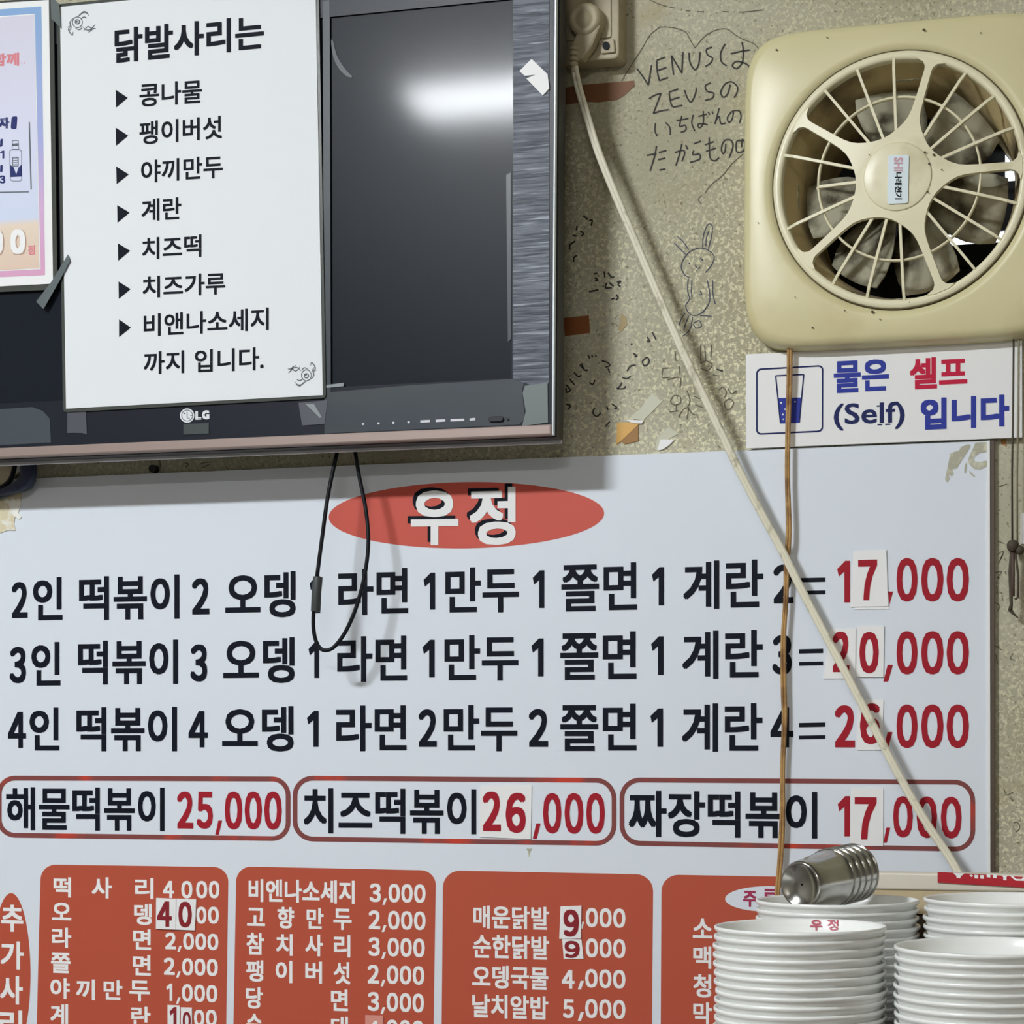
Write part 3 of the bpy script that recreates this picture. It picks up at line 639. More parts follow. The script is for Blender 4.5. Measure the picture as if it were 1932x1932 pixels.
# star hub with five arms
prof = [(36, 79), (28, 80.5), (21, 85), (14, 93), (9, 102.5), (5.6, 114), (3.9, 128), (2.9, 150), (2.2, 185), (1.9, 208), (2.3, 215), (3.6, 222), (7.0, 227.5)]
loop = []
for k in range(5):
    a0 = 2.5+72*k
    loop += [(a0-a, r) for a, r in prof] + [(a0-3.5, 231), (a0+3.5, 231)] + [(a0+a, r) for a, r in prof[::-1]][:-1]
n = len(loop)
def hy(r): return -.0465 + .0075*min(1, max(0, (r-80)/150))
v = [fp(a, r, hy(r)) for a, r in loop] + [fp(a, r, hy(r)+.007) for a, r in loop] + [(fx, -.0475, fz)]
fs = []; na = n//5; hub_i = []
for k in range(5):
    o_ = k*na; hub_i += [o_, ]
    left = list(range(o_, o_+len(prof)+1)); right = [(o_+na-j) % n for j in range(len(prof)+1)]
    fs += [(left[j], left[j+1], right[j+1], right[j]) for j in range(len(prof))]
    fs.append((o_, right[0], 2*n))
fs += [(i, n+i, n+(i+1) % n, (i+1) % n) for i in range(n)]
gr.add(v, fs, False)
gr.lathe([(151*u, -.002), (153*u, .0005), (156*u, -.001), (156*u, -.004), (151*u, -.004)], 96, (fx, -.0405, fz), Vector((0, -1, 0)), Vector((1, 0, 0)), True)
gril = fixn(gr.build('grille', m_fan2, fan))
MB().lathe([(242.8*u, -.0335), (242.8*u, -.0362), (244.8*u, -.0362), (244.8*u, -.0335)], 96, (fx, 0, fz), Vector((0, 1, 0)), Vector((1, 0, 0)), True).build('dark_seam', mat('seam_dark', C(84, 74, 48), .9), fan)  # thin dark ring along the groove around the grille
for k in range(5):
    for j in (18, 36, 54):
        a = 2.5+72*k+j; r0 = 76 if j == 36 else 80
        r1 = 158 if (k == 2 and j == 36) else 229
        b = MB(); w = 2.6; pts = []
        for (r, y) in ((r0, -.0445), (150, -.0435), (210, -.0415), (r1, -.038)):
            if r > r1: continue
            for s, dy in ((-1, .0), (1, .0), (1, .0045), (-1, .0045)):
                da = math.degrees(w*s*(1 if dy == 0 else .8)/r); pts.append(fp(a+da, r, y+dy))
        m_ = len(pts)//4
        fs = [(i*4+c, i*4+(c+1) % 4, (i+1)*4+(c+1) % 4, (i+1)*4+c) for i in range(m_-1) for c in range(4)] + [(3, 2, 1, 0), (m_*4-4, m_*4-3, m_*4-2, m_*4-1)]
        b.add(pts, fs); fixn(b.build('spoke', m_fan2, gril))
MB().lathe([(0.001, .0487), (40*u, .0486), (62*u, .0480), (64.6*u, .0474), (65.2*u, .0440)], 64, (fx, 0, fz), Vector((0, -1, 0)), Vector((1, 0, 0))).build('hub_cap', m_fan2, fan)
lp = MB(); Yl = -.0500
lp.slab(rrect([(1675.5, 293), (1715, 292), (1713, 383), (1674, 385)], 4, 3), Yl, .0012); lpo = lp.build('label_plate', mat('silver_label', C(184, 194, 198), .35, metal=.2), fan); 
letter_part('f1', 'label_lettering', mat('faded_pink_print', C(184, 140, 150), .5), lpo); word('f1', 'SHI', 1686.5, 1704, 297, 323, 297, 323, .6, Yl-.0003, True)
letter_part('f2', 'label_lettering', m_ink, lpo); word('f2', '나래전기', 1688, 1701.5, 325, 376, 325, 376, .5, Yl-.0003, True)
# funnel and duct
fixn(MB().lathe([(228*u, .034), (225*u, .022), (214*u, .006), (206*u, -.012), (205*u, -.05), (205*u, -.135)], 96, (fx, 0, fz), Vector((0, -1, 0)), Vector((1, 0, 0))).build('duct', m_grime, fan))
MB().lathe([(205*u, -.132), (290*u, -.132), (290*u, -.145), (205*u, -.145)], 48, (fx, .0, fz), Vector((0, -1, 0)), Vector((1, 0, 0)), True).build('rear_flange', m_dark, fan)
for k, a0 in enumerate((96, 38, -22, -80, -128, -176)):
    b = MB(); vs_ = []; nu, nv = 7, 8
    for i in range(nu):
        r = 50+(197-50)*i/(nu-1); wd = 19+8*math.sin(math.pi*min(1, .25+.8*i/(nu-1)))
        for j in range(nv):
            t_ = j/(nv-1)*2-1; a = a0 + t_*wd*(1-.12*(i == nu-1)) + 6*i/(nu-1)
            vs_.append(fp(a, r + random.uniform(-1, 1), .006 - t_*.018*(1-.3*i/nu) + .004*(1-t_*t_)))
    fs = [(i*nv+j, i*nv+j+1, (i+1)*nv+j+1, (i+1)*nv+j) for i in range(nu-1) for j in range(nv-1)]
    b.add(vs_, fs, True); bo = b.build('blade', m_dust, fan)
    so = bo.modifiers.new('solid', 'SOLIDIFY'); so.thickness = .002
fixn(MB().lathe([(.001, -.004), (44*u, -.005), (52*u, -.010), (54*u, -.045), (50*u, -.085), (.001, -.088)], 40, (fx, 0, fz), Vector((0, -1, 0)), Vector((1, 0, 0))).build('motor', m_dust, fan))
# rear louvre slats with daylight gaps
zs = lambda y: P(1697, y, .14).z
ys = [120, 175, 235, 300, 365, 462, 505, 560, 620]
for i, (ya, yb_) in enumerate(((60, 140), (136, 215), (211, 290), (288, 365), (362, 452), (474, 520), (516, 570), (566, 640))):
    xr = fx+290*u if i != 3 else P(1898, 300, .14).x
    MB().box((fx-290*u, .128, zs(yb_)), (xr, .134, zs(ya))).build('louvre_slat', m_dark, fan)
MB().box((fx-290*u, .126, zs(478)), (P(1652, 460, .14).x, .132, zs(445))).build('louvre_slat', m_dark, fan)
MB().box((P(1680, 460, .14).x, .126, zs(478)), (P(1790, 460, .14).x, .132, zs(445))).build('louvre_slat', m_dark, fan)
# soot specks
m_spk = mat('soot', C(70, 62, 46), .8)
b = MB()
for (x, y, r, yy) in ((1743, 56, 3, -.0362), (1465, 94, 2.2, -.0352), (1646, 588, 3, -.0362), (1594, 586, 1.6, -.0362), (1533, 618, 2, -.0355), (1745, 287, 2.5, -.0476), (1762, 292, 3, -.047), (1753, 309, 2.4, -.0476), (1750, 362, 2.2, -.0476), (1777, 320, 1.6, -.0466), (1716, 570, 1.4, -.0402), (1660, 602, 1.5, -.0355), (1500, 560, 1.3, -.0355), (1430, 420, 1.3, -.0353), (1560, 70, 1.5, -.0355), (1850, 62, 1.6, -.0356), (1640, 292, 1.5, -.0476)):
    b.sheet(ell(x, y, r, r*.8, 8), yy-.0012)
so_ = b.build('soot_speck', m_spk, fan); so_['kind'] = 'stuff'

# ================================================================== water sign
YS = -0.010
m_sign = mat('water_sign_plastic', C(226, 226, 232), .3, spec=.4)
m_blue = mat('blue_print', C(48, 58, 142), 0.6, spec=0.12); m_nv = mat('dark_navy_print', C(34, 40, 84), 0.6, spec=0.12); m_crim = mat('crimson_print', C(178, 34, 62), 0.6, spec=0.12)
t = thing('water_sign', 'white plastic self-service water sign with a glass icon below the fan', 'sign', P(1660, 745, YS))
MB().slab([(1407, 668.5), (1640, 657), (1800, 649), (1928, 642), (1928.5, 825), (1660, 835.5), (1408, 846)], YS, .004).build('panel', m_sign, t)
k = 'ws'; letter_part('wf', 'icon_frame', m_nv, t)
qf = [(1426.5, 695.5), (1553.5, 688.5), (1553, 815), (1426.5, 820.5)]
LET['wf'][0].ring(rrect(qf, 9, 4), rrect(inset(qf, 3), 7, 4), YS-.0002, .0001)
letter_part('wg', 'glass_icon', m_nv, t); mb = LET['wg'][0]
for seg_ in ([(1463.5, 709), (1516.5, 706.5)], [(1463.5, 709), (1472.5, 798)], [(1516.5, 706.5), (1508, 797.5)]): mb.ribbon(seg_, 2.6, YS-.0003, False)
letter_part('ww', 'water_icon', m_blue, t); LET['ww'][0].sheet([(1467.5, 751), (1512.5, 750), (1508, 798), (1472, 799)], YS-.0002)
letter_part('wb', 'bubble_icon', m_white, t)
for x, y, r in ((1474, 760, 2), (1481, 772, 1.7), (1477, 782, 1.8), (1500, 758, 1.7), (1478, 791, 1.5)): LET['wb'][0].sheet(ell(x, y, r, r, 8), YS-.0004)
letter_part('w1', 'sign_lettering', m_blue, t); word('w1', '물은', 1573, 1677, 682, 742, 677, 737, 1.9, YS-.0003)
letter_part('w1b', 'sign_lettering', m_blue, t); word('w1b', '입니다', 1737, 1904, 752, 812, 744, 804, 2.4, YS-.0003)
letter_part('w2', 'sign_lettering', m_crim, t); word('w2', '셀프', 1716, 1825, 676, 735, 671, 730, 1.9, YS-.0003)
letter_part('w3', 'sign_lettering', m_nv, t); word('w3', '(Self)', 1573, 1707, 762, 813, 757, 809, .9, YS-.0003)
mb = LET['w3'][0]     # serifs on the Latin word
for x, y, w_ in ((1660, 801, 9), (1675, 800.5, 10), (1657, 766, 6)):
    mb.sheet([(x-w_/2, y-1.2), (x+w_/2, y-1.5), (x+w_/2, y+1.2), (x-w_/2, y+1.5)], YS-.0003)
flat('paper_label', [(1926, 968), (1950, 967), (1950, 1026), (1925, 1026)], -.0035, .003, m_edge, 'white paper edge on the wall at the right frame border', 'label')

# ================================================================== cords on the wall
m_wcord = mat('white_cord', C(206, 202, 182), .5); noise_mix(m_wcord, C(150, 144, 120), 60, .56, .72)
m_bcord = mat('tan_cord', C(164, 128, 78), .55); noise_mix(m_bcord, C(120, 86, 48), 40, .45, .62)
wc = [(1083, 122, -.042), (1090, 160, -.04), (1106, 215, -.040), (1128, 285, -.040), (1162, 370, -.040), (1208, 478, -.039), (1258, 596, -.038), (1305, 700, -.036), (1349, 792, -.034), (1391, 880, -.031), (1435, 965, -.028), (1476, 1040, -.0255), (1510, 1108, -.025), (1556, 1196, -.026), (1602, 1282, -.028), (1650, 1374, -.030), (1700, 1470, -.032), (1750, 1556, -.034), (1788, 1612, -.036), (1812, 1655, -.04), (1830, 1700, -.045)]
cc = catmull(wc, 5)
t = cordthing = thing('electric_cord', 'off-white twin cord with round shade-toned plug, running diagonally from the socket to the lower right', 'cord', P(1476, 1040, -.028))
MB().tube([P(x-2.6, y+1.5, Y) for x, y, Y in cc], .0028, 10).build('strand', m_wcord, t)
MB().tube([P(x+2.9, y-1.5, Y-.0008) for x, y, Y in cc], .0028, 10).build('strand', m_wcord, t)
bc = catmull([(1490, 648, -.020), (1489, 720, -.019), (1487, 800, -.018), (1486, 900, -.018), (1488, 1000, -.018), (1484, 1060, -.017), (1483, 1130, -.0165), (1478, 1210, -.016), (1478, 1290, -.015), (1480, 1360, -.015), (1477, 1450, -.015), (1476, 1540, -.015), (1472, 1620, -.015), (1466, 1700, -.015), (1463, 1780, -.015)], 5)
t = thing('tan_cord', 'tan brown twin cord hanging straight down from the fan to the steel cups', 'cord', P(1486, 900, -.02))
MB().tube([P(x-2.2, y, Y) for x, y, Y in bc], .0019, 8).build('strand', m_bcord, t)
MB().tube([P(x+2.3+.8*math.sin(i*.35), y, Y+.0005) for i, (x, y, Y) in enumerate(bc)], .0019, 8).build('strand', m_bcord, t)
m_pull = mat('dark_pull_cord', C(66, 58, 46), .7)
t = thing('pull_cord', 'dark knotted pull cord hanging from the fan at the right edge', 'cord', P(1913, 900, -.016))
for xs, m_ in ((1912.5, m_pull), (1922, mat('grey_pull_cord', C(130, 126, 104), .7))):
    MB().tube([P(xs, 640, -.018), P(xs-1, 760, -.018), P(xs-3, 900, -.018), P(xs-2.5, 1024, -.018)], .0011, 6).build('strand', m_, t)
kb = MB().lathe([(.0005, -.0068), (.0045, -.0058), (.0066, -.002), (.0068, .002), (.0045, .0058), (.0005, .0068)], 14, P(1911, 1030, -.019)); kb.lathe([(.0005, -.0055), (.004, -.004), (.0055, 0), (.004, .004), (.0005, .0055)], 12, P(1924, 1038, -.018)); kb.build('knot', m_pull, t)
MB().tube([P(1908, 1036, -.018), P(1906, 1080, -.017), P(1908, 1140, -.016), P(1906, 1152, -.016)], [.0013, .0022, .0018, .0026], 8).build('strand', m_pull, t)
MB().tube([P(1915, 1036, -.018), P(1921, 1085, -.017), P(1920, 1128, -.016), P(1915, 1131, -.016)], .0013, 8).build('strand', m_pull, t)
MB().tube([P(1911, 1040, -.018), P(1911, 1090, -.017), P(1911, 1125, -.017)], .0022, 8).build('strand', mat('brown_cord', C(80, 62, 54), .7), t)
MB().tube([P(1905, 1150, -.016), P(1912, 1158, -.015), P(1921, 1166, -.015)], [.0026, .0014, .0006], 8).build('frayed_end', m_pull, t)

# ================================================================== socket with plug
m_sock = mat('shaded_socket', C(160, 150, 124), .55); noise_mix(m_sock, C(118, 104, 82), 14, .5, .75)  # socket and plug colour darkened for the shade the television casts here
YK = -.028
t = thing('wall_socket', 'shade-toned cream surface socket box behind the top right of the television', 'socket', P(1120, 40, 0))
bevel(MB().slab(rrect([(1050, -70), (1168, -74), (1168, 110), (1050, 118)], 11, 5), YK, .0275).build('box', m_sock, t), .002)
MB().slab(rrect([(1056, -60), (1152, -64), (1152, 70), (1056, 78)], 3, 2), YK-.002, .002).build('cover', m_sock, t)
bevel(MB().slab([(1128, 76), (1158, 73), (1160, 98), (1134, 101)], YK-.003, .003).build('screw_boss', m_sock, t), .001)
MB().slab(ell(1143, 86, 6.5, 8, 16), YK-.0045, .002).build('screw', m_dark, t)
t = cordthing
c0 = P(1112, 46, YK)
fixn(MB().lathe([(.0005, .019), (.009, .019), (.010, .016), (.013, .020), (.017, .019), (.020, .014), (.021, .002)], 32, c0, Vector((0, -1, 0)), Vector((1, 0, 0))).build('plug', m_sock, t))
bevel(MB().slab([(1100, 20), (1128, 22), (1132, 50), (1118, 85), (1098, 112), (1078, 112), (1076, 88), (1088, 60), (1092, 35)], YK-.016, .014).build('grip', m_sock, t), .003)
sr = MB()
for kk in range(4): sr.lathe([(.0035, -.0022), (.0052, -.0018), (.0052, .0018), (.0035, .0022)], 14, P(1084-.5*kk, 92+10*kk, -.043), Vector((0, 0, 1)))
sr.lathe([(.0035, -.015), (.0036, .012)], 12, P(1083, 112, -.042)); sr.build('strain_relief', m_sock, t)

# ================================================================== scraps of tape on the wall
flat('brown_tape', [(1062, 166), (1100, 160), (1160, 155), (1196, 152), (1197, 162), (1180, 178), (1165, 188), (1130, 193), (1104, 192), (1064, 198)], -.0006, .0006, mat('brown_tape', C(112, 76, 50), .5, spec=.2), 'long brown tape strip on the wall behind the power cord', 'tape')
flat('brown_tape', [(1062, 600), (1111, 595), (1113, 628), (1066, 634)], -.0006, .0006, mat('brown_tape2', C(128, 78, 46), .5, spec=.2), 'small brown tape square on the wall beside the television', 'tape')
flat('brown_tape', [(1172, 590), (1182, 600), (1183, 612), (1172, 626), (1166, 622), (1170, 606)], -.0006, .0006, mat('brown_tape3', C(158, 140, 104), .7), 'tiny faded tan tape scrap on the wall below the japanese writing', 'tape')
t = thing('foil_scrap', 'golden brown torn foil scrap on the wall above the menu board', 'tape', P(1185, 812, -.002))
MB().slab([(1164, 797), (1213, 797), (1204, 801), (1172, 832), (1163, 838)], -.0015, .0014).build('foil', mat('gold_foil', C(196, 150, 66), .4), t)
MB().slab([(1204, 801), (1204, 832), (1178, 838), (1172, 833)], -.0012, .0012).build('foil', mat('brown_foil', C(140, 98, 40), .5), t)
MB().slab([(1180, 792), (1214, 793), (1211, 799), (1192, 798)], -.0025, .0004).build('foil', m_edge, t)
m_clr = mat('wall_clear_tape', C(182, 182, 162), .3)
flat('clear_tape', [(1205, 775), (1231, 741), (1249, 758), (1214, 793), (1190, 790), (1198, 778)], -.0007, .0006, m_clr, 'pale clear tape pieces above the golden foil scrap', 'tape')
flat('clear_tape', [(1240, 825), (1262, 806), (1280, 818), (1262, 828), (1245, 850), (1236, 848)], -.0007, .0006, m_clr, 'clear tape piece under the small white torn paper scrap', 'tape')
flat('paper_scrap', [(1246, 829), (1273, 829), (1262, 840), (1250, 848), (1240, 850)], -.0018, .0008, mat('white_scrap', C(236, 236, 226), .4), 'small white torn paper scrap just above the menu board', 'paper')

# ================================================================== handwriting on the wall
m_pen = mat('black_pen', C(42, 40, 36), .7); m_pen2 = mat('faint_pen', C(92, 88, 72), .8); m_pen3 = mat('blue_pen', C(70, 74, 88), .8)
YW = -.0004
def write(ox, oy, sc, strokes, w, m, label=None):
    mb = MB()
    for s_ in strokes: mb.ribbon(cr(ox, oy, sc, s_), w, YW)
    o = mb.build('handwriting', m, wall, (0, 0, 0))
    if label: o['label'] = label
A = (1040, 0, 4.83)
write(*A, [[(780,625),(830,690),(885,775)],[(885,775),(900,680),(915,590)],
 [(960,555),(965,640),(985,735)],[(960,550),(1040,520)],[(975,640),(1050,615)],[(985,735),(1065,705)],
 [(1095,505),(1105,600),(1115,685)],[(1095,505),(1140,580),(1190,665)],[(1190,665),(1195,570),(1200,475)],
 [(1255,480),(1265,570),(1310,635),(1345,580),(1355,475)],[(1465,430),(1415,450),(1425,500),(1470,530),(1450,575),(1405,605)],
 [(1585,400),(1545,480),(1550,560),(1600,600)],[(1635,490),(1720,470),(1810,455)],[(1740,385),(1750,470),(1740,570),(1690,625),(1650,595),(1690,560),(1760,575),(1820,610)]], 3.0, m_pen, 'black pen words VENUS and a kana')
write(*A, [[(890,900),(940,870),(1000,850)],[(1000,850),(970,930),(930,1035)],[(930,1035),(1000,1010),(1070,1000)],
 [(1070,840),(1160,810)],[(1075,845),(1085,920),(1105,975)],[(1090,910),(1170,885)],[(1105,978),(1195,960)],
 [(1215,820),(1235,880),(1270,930),(1305,880),(1325,805)],[(1455,755),(1405,780),(1420,830),(1480,850),(1465,895),(1400,915)],
 [(1630,770),(1610,850),(1570,885),(1545,840),(1580,770),(1640,745),(1695,790),(1690,850),(1665,890)]], 2.9, m_pen)
write(*A, [[(950,1120),(945,1190),(965,1240)],[(1040,1115),(1080,1160),(1085,1230)],[(1140,1100),(1250,1080)],[(1190,1055),(1170,1150),(1220,1140),(1225,1185),(1180,1205)],
 [(1295,1045),(1280,1120),(1310,1195)],[(1340,1060),(1420,1040)],[(1385,1010),(1385,1120),(1350,1165),(1340,1130),(1400,1130),(1425,1140)],[(1430,1020),(1445,1045)],[(1465,1015),(1475,1040)],
 [(1530,985),(1500,1100),(1490,1130)],[(1500,1100),(1530,1060),(1545,1125),(1590,1120)],[(1660,1020),(1650,1080),(1620,1115),(1605,1070),(1650,1015),(1710,1010),(1730,1060),(1715,1120)]], 2.7, m_pen)
write(*A, [[(870,1415),(960,1400)],[(960,1330),(940,1430),(900,1560)],[(980,1390),(1050,1370)],[(975,1455),(1040,1440)],[(985,1550),(1040,1540)],
 [(1125,1390),(1200,1370),(1215,1400),(1190,1470)],[(1190,1310),(1170,1400),(1135,1510)],[(1225,1320),(1245,1360)],[(1300,1310),(1365,1285)],[(1300,1370),(1290,1410),(1350,1405),(1350,1450),(1265,1480)],
 [(1440,1250),(1440,1350),(1450,1440),(1490,1465),(1530,1435)],[(1400,1320),(1480,1290)],[(1410,1380),(1500,1350)],
 [(1590,1310),(1585,1370),(1565,1400),(1550,1350),(1580,1280),(1640,1280),(1655,1340),(1620,1440)],[(1730,1280),(1690,1290),(1690,1380),(1750,1375),(1765,1310),(1740,1270),(1735,1340)]], 2.9, m_pen)
write(*A, [[(640,740),(700,640),(770,530),(840,420),(900,320),(990,245)],[(990,245),(1100,250),(1220,290),(1270,370),(1310,435)],[(1310,435),(1400,330),(1500,275),(1600,265),(1680,320),(1750,360),(1850,400),(1890,460),(1870,540)],
 [(900,0),(980,35),(1060,60)],[(1080,65),(1130,75)],[(1230,98),(1270,100)],[(1330,105),(1390,108)],[(1560,105),(1620,108)],[(1710,112),(1800,105),(1932,90)],
 [(1750,1400),(1640,1500),(1560,1600),(1460,1680),(1400,1760)],[(1370,1780),(1340,1820),(1370,1860)]], 1.7, m_pen2)
B = (1040, 400, 4.2)
write(*B, [[(1090,300),(1040,230),(1000,195)],[(1075,345),(1020,290),(975,245)],[(1200,280),(1205,190),(1240,100),(1275,110),(1270,190),(1245,290)],[(1225,270),(1230,200),(1250,150)],
 [(1100,310),(1170,285),(1240,300),(1290,350),(1270,420),(1220,480)],[(1100,310),(1050,370),(1030,440),(1060,500),(1100,520)],[(1180,365),(1200,385),(1190,370)],[(1090,400),(1095,415)],[(1140,420),(1160,445),(1180,440)],
 [(1085,530),(1080,620),(1095,690),(1065,740),(1090,800),(1140,820),(1200,790),(1250,720),(1255,640),(1235,540)],[(1115,540),(1110,620),(1115,680)],[(1280,540),(1280,640),(1300,730)],
 [(1180,625),(1190,650),(1175,655)],[(1060,800),(1030,850),(1010,900)],[(1120,830),(1100,930),(1040,985)],[(1090,820),(1060,900),(1050,940)],[(1130,880),(1170,860),(1190,900),(1150,920),(1125,890)],[(1180,820),(1270,825)],[(1240,740),(1200,800)]], 1.9, m_pen3, 'pen doodle of a rabbit')
write(*B, [[(255,30),(290,60)],[(300,70),(325,65),(315,110)],[(205,110),(200,145)],[(230,150),(255,170),(240,190)],[(170,185),(200,190)],[(190,230),(150,260),(145,295)],[(205,345),(180,360),(178,395)],
 [(340,490),(365,485)],[(345,520),(370,540),(345,545)],[(420,470),(425,520)],[(450,480),(475,515),(500,515)],[(440,560),(430,600),(480,600)],[(460,560),(495,590)],[(300,632),(375,615)],[(520,555),(550,550),(530,575),(550,590)],[(475,690),(505,685)],[(515,655),(530,680),(510,700)]], 3.2, m_pen)
write(*B, [[(290,1130),(305,1160)],[(320,1135),(330,1150)],[(350,1135),(360,1150)],[(225,1210),(270,1255),(290,1250)],[(240,1200),(255,1240)],[(180,1270),(215,1305),(240,1290)],[(145,1320),(185,1370)],[(120,1370),(150,1410),(125,1430),(115,1395)],
 [(400,1180),(440,1190),(465,1215),(430,1230)],[(450,1240),(465,1275)],[(345,1330),(330,1365),(300,1350)],[(110,1520),(150,1535),(135,1560)],[(345,1550),(330,1590),(360,1620),(395,1590)],[(440,1540),(450,1570)],[(480,1520),(520,1550),(500,1560)],[(430,1700),(465,1660)],
 [(760,990),(785,1030)],[(800,950),(830,1010)],[(760,1020),(775,1030)],[(640,1040),(635,1055)],[(650,1120),(680,1140),(660,1145)],[(600,1260),(630,1220),(670,1215)],[(560,1310),(600,1320),(630,1300)],[(520,1400),(545,1380),(560,1350)],[(520,1400),(570,1400),(590,1380)],
 [(720,1185),(760,1150),(775,1190),(740,1220),(720,1185)],[(1310,1245),(1360,1262)]], 2.8, m_pen)
write(*B, [[(885,1240),(880,1310),(940,1310)],[(880,1240),(940,1235)],[(920,1330),(1020,1310),(1020,1395)],[(1015,1220),(1020,1290)],[(970,1455),(1020,1460),(1025,1510),(980,1530),(945,1500),(970,1455)],[(990,1520),(990,1580)],[(935,1585),(1010,1575)],[(1075,1415),(1100,1490),(1080,1550)],[(1010,1620),(1050,1560),(1090,1550)],[(1090,1550),(1075,1640)],[(1090,1560),(1120,1600),(1160,1610)],[(1130,1460),(1180,1480)],[(1150,1530),(1200,1550)],
 [(1185,1050),(1185,1180)],[(1215,1060),(1225,1180)],[(1270,1050),(1265,1150)],[(1180,1200),(1230,1180),(1275,1210),(1240,1255),(1190,1240)],[(1330,1410),(1360,1390),(1390,1430),(1370,1470)],[(1370,1510),(1410,1480),(1445,1510),(1420,1560),(1385,1560),(1370,1510)],[(1400,1400),(1430,1440),(1465,1415)],[(1280,1290),(1340,1300)],[(980,1100),(985,1170)]], 2.0, m_pen2)
write(1832, 620, 3.02, [[(160,900),(205,885)],[(150,1210),(190,1225)],[(145,1290),(185,1270),(155,1340)],[(180,1290),(160,1330)],[(140,1390),(175,1385),(150,1420),(165,1420)],[(195,1380),(198,1400)],[(145,1465),(150,1510)],[(160,1500),(180,1510)],[(175,1520),(182,1550)],[(135,1560),(165,1580),(150,1610)],[(120,1800),(150,1815),(180,1835)],[(115,1895),(140,1860),(150,1910)],[(240,1850),(225,1880),(250,1890)]], 1.8, m_pen2)
write(0, 0, 1, [[(1912,1552),(1920,1552),(1924,1562),(1916,1570)],[(1895,1490),(1900,1500),(1912,1494)],[(1906,1505),(1912,1512)]], 1.8, m_pen2)
write(0, 560, 3.116, [[(940,962),(942,1000)],[(1085,975),(1110,985),(1090,1000)],[(1170,985),(1200,975),(1240,970)],[(1190,1005),(1230,985)],[(1330,1000),(1340,1010)]], 1.8, m_pen2)
flat('brown_tape', [(1888, 829), (1898, 828), (1899, 843), (1889, 837)], -.0006, .0006, mat('rust_tape', C(150, 104, 50), .6), 'rusty brown fleck on the wall right of the menu board top', 'tape')

# ================================================================== things in front: boxes, bowls, cups
m_bowl = mat('white_melamine', (0.90, 0.91, 0.885, 1), .25, spec=.5)
zf = lambda x, y, d: PD(x, y, d)
D1, D2, D3, D4 = 1.66, 1.825, 1.62, 1.79
c1 = PD(1510.5, 1745, D1); c2 = PD(1580, 1696, D2); c3 = PD(1871, 1783, D3); c4 = PD(1907, 1693, D4)
r1 = 162.5*D1/FPX; r2 = 154*D2/FPX; r3 = 184*D3/FPX; r4 = 164*D4/FPX
PT = 16.8*D1/FPX
BH = 0.032
ZTOP = c1.z - BH - 12*PT
m_fr = mat('dark_brown_shelf', C(66, 50, 42), .5)
sh = thing('storage_cabinet', 'dark brown cabinet under the bowl stacks', 'cabinet', (c3.x-.1, -.35, 0))
cx0, cx1 = c1.x-.11, c3.x+.25
cy0 = min(c1.y, c3.y)-.11
bevel(MB().box((cx0, cy0+.02, .06), (cx1, -.015, ZTOP-.03)).build('body', m_fr, sh), .003)
bevel(MB().box((cx0-.01, cy0, ZTOP-.03), (cx1+.01, -.012, ZTOP)).build('top', m_fr, sh), .003)
xm_ = (cx0+cx1)/2
for xa, xb in ((cx0+.01, xm_-.003), (xm_+.003, cx1-.01)):
    d_ = bevel(MB().box((xa, cy0+.004, .10), (xb, cy0+.02, ZTOP-.04)).build('door', m_fr, sh), .002)
    hx = xb-.03 if xb < xm_+.001 else xa+.03
    MB().box((hx-.006, cy0-.012, .75), (hx+.006, cy0+.004, .90)).build('handle', m_lip, d_)
for x_ in (cx0+.03, cx1-.06):
    for y_ in (cy0+.04, -.06): MB().box((x_, y_, 0), (x_+.03, y_+.03, .06)).build('leg', m_fr, sh)
def bowl_prof(r):
    return [(.001, .0045), (.28*r, .0045), (.47*r, .005), (.60*r, .0075), (.80*r, .0125), (.905*r, .0195), (.948*r, .0258), (.965*r, .0300), (.982*r, .0318), (1.0*r, .0314), (1.002*r, .0290), (.985*r, .0275), (.964*r, .0260), (.950*r, .0220), (.941*r, .0180), (.90*r, .0120), (.80*r, .0065), (.62*r, .003), (.52*r, .0015), (.51*r, .0), (.46*r, .0), (.455*r, .0025), (.001, .0025)]
ORD = ['topmost', 'second', 'third', 'fourth', 'fifth', 'sixth', 'seventh', 'eighth', 'ninth', 'tenth', 'eleventh', 'twelfth', 'thirteenth', 'fourteenth', 'fifteenth', 'sixteenth', 'seventeenth']
def stack(c, r, top_label, rest_label, group, pt):
    n = max(2, round((c.z-BH-ZTOP)/pt)+1); pt = (c.z-BH-ZTOP)/(n-1)
    me = None
    for k in range(n):
        z = ZTOP + pt*k
        dx = random.uniform(-1, 1)*.0009 + .0006*math.sin(k*.7+r*900); dy = random.uniform(-1, 1)*.0006
        if k == n-1: dx = dy = 0
        if me is None:
            o = MB().lathe(bowl_prof(r), 72, (0, 0, 0)).build('bowl', m_bowl); fixn(o); me = o.data; proto = o
        else:
            o = proto.copy(); COL.objects.link(o)
        o.location = (c.x+dx, c.y+dy, z); o.rotation_euler = (0, 0, random.uniform(0, 6))
        tag(o, top_label if k == n-1 else '%s white bowl from the top %s' % (ORD[min(n-1-k, 16)], rest_label), 'bowl', group)
        last = o
    return last, n
top1, n1 = stack(c1, r1, 'white bowl with red lettering inside, topmost of the front left stack', 'of the front left stack, below the lettered bowl', 'front left stack of white bowls', PT)
top2, n2 = stack(c2, r2, 'white bowl directly under the lying steel cups, top of its stack', 'of the rear left stack, below the steel cups', 'rear left stack of white bowls', PT*1.02)
top3, n3 = stack(c3, r3, 'topmost white bowl of the front right stack at the picture corner', 'of the front right stack at the picture corner', 'front right stack of white bowls', PT*1.0)
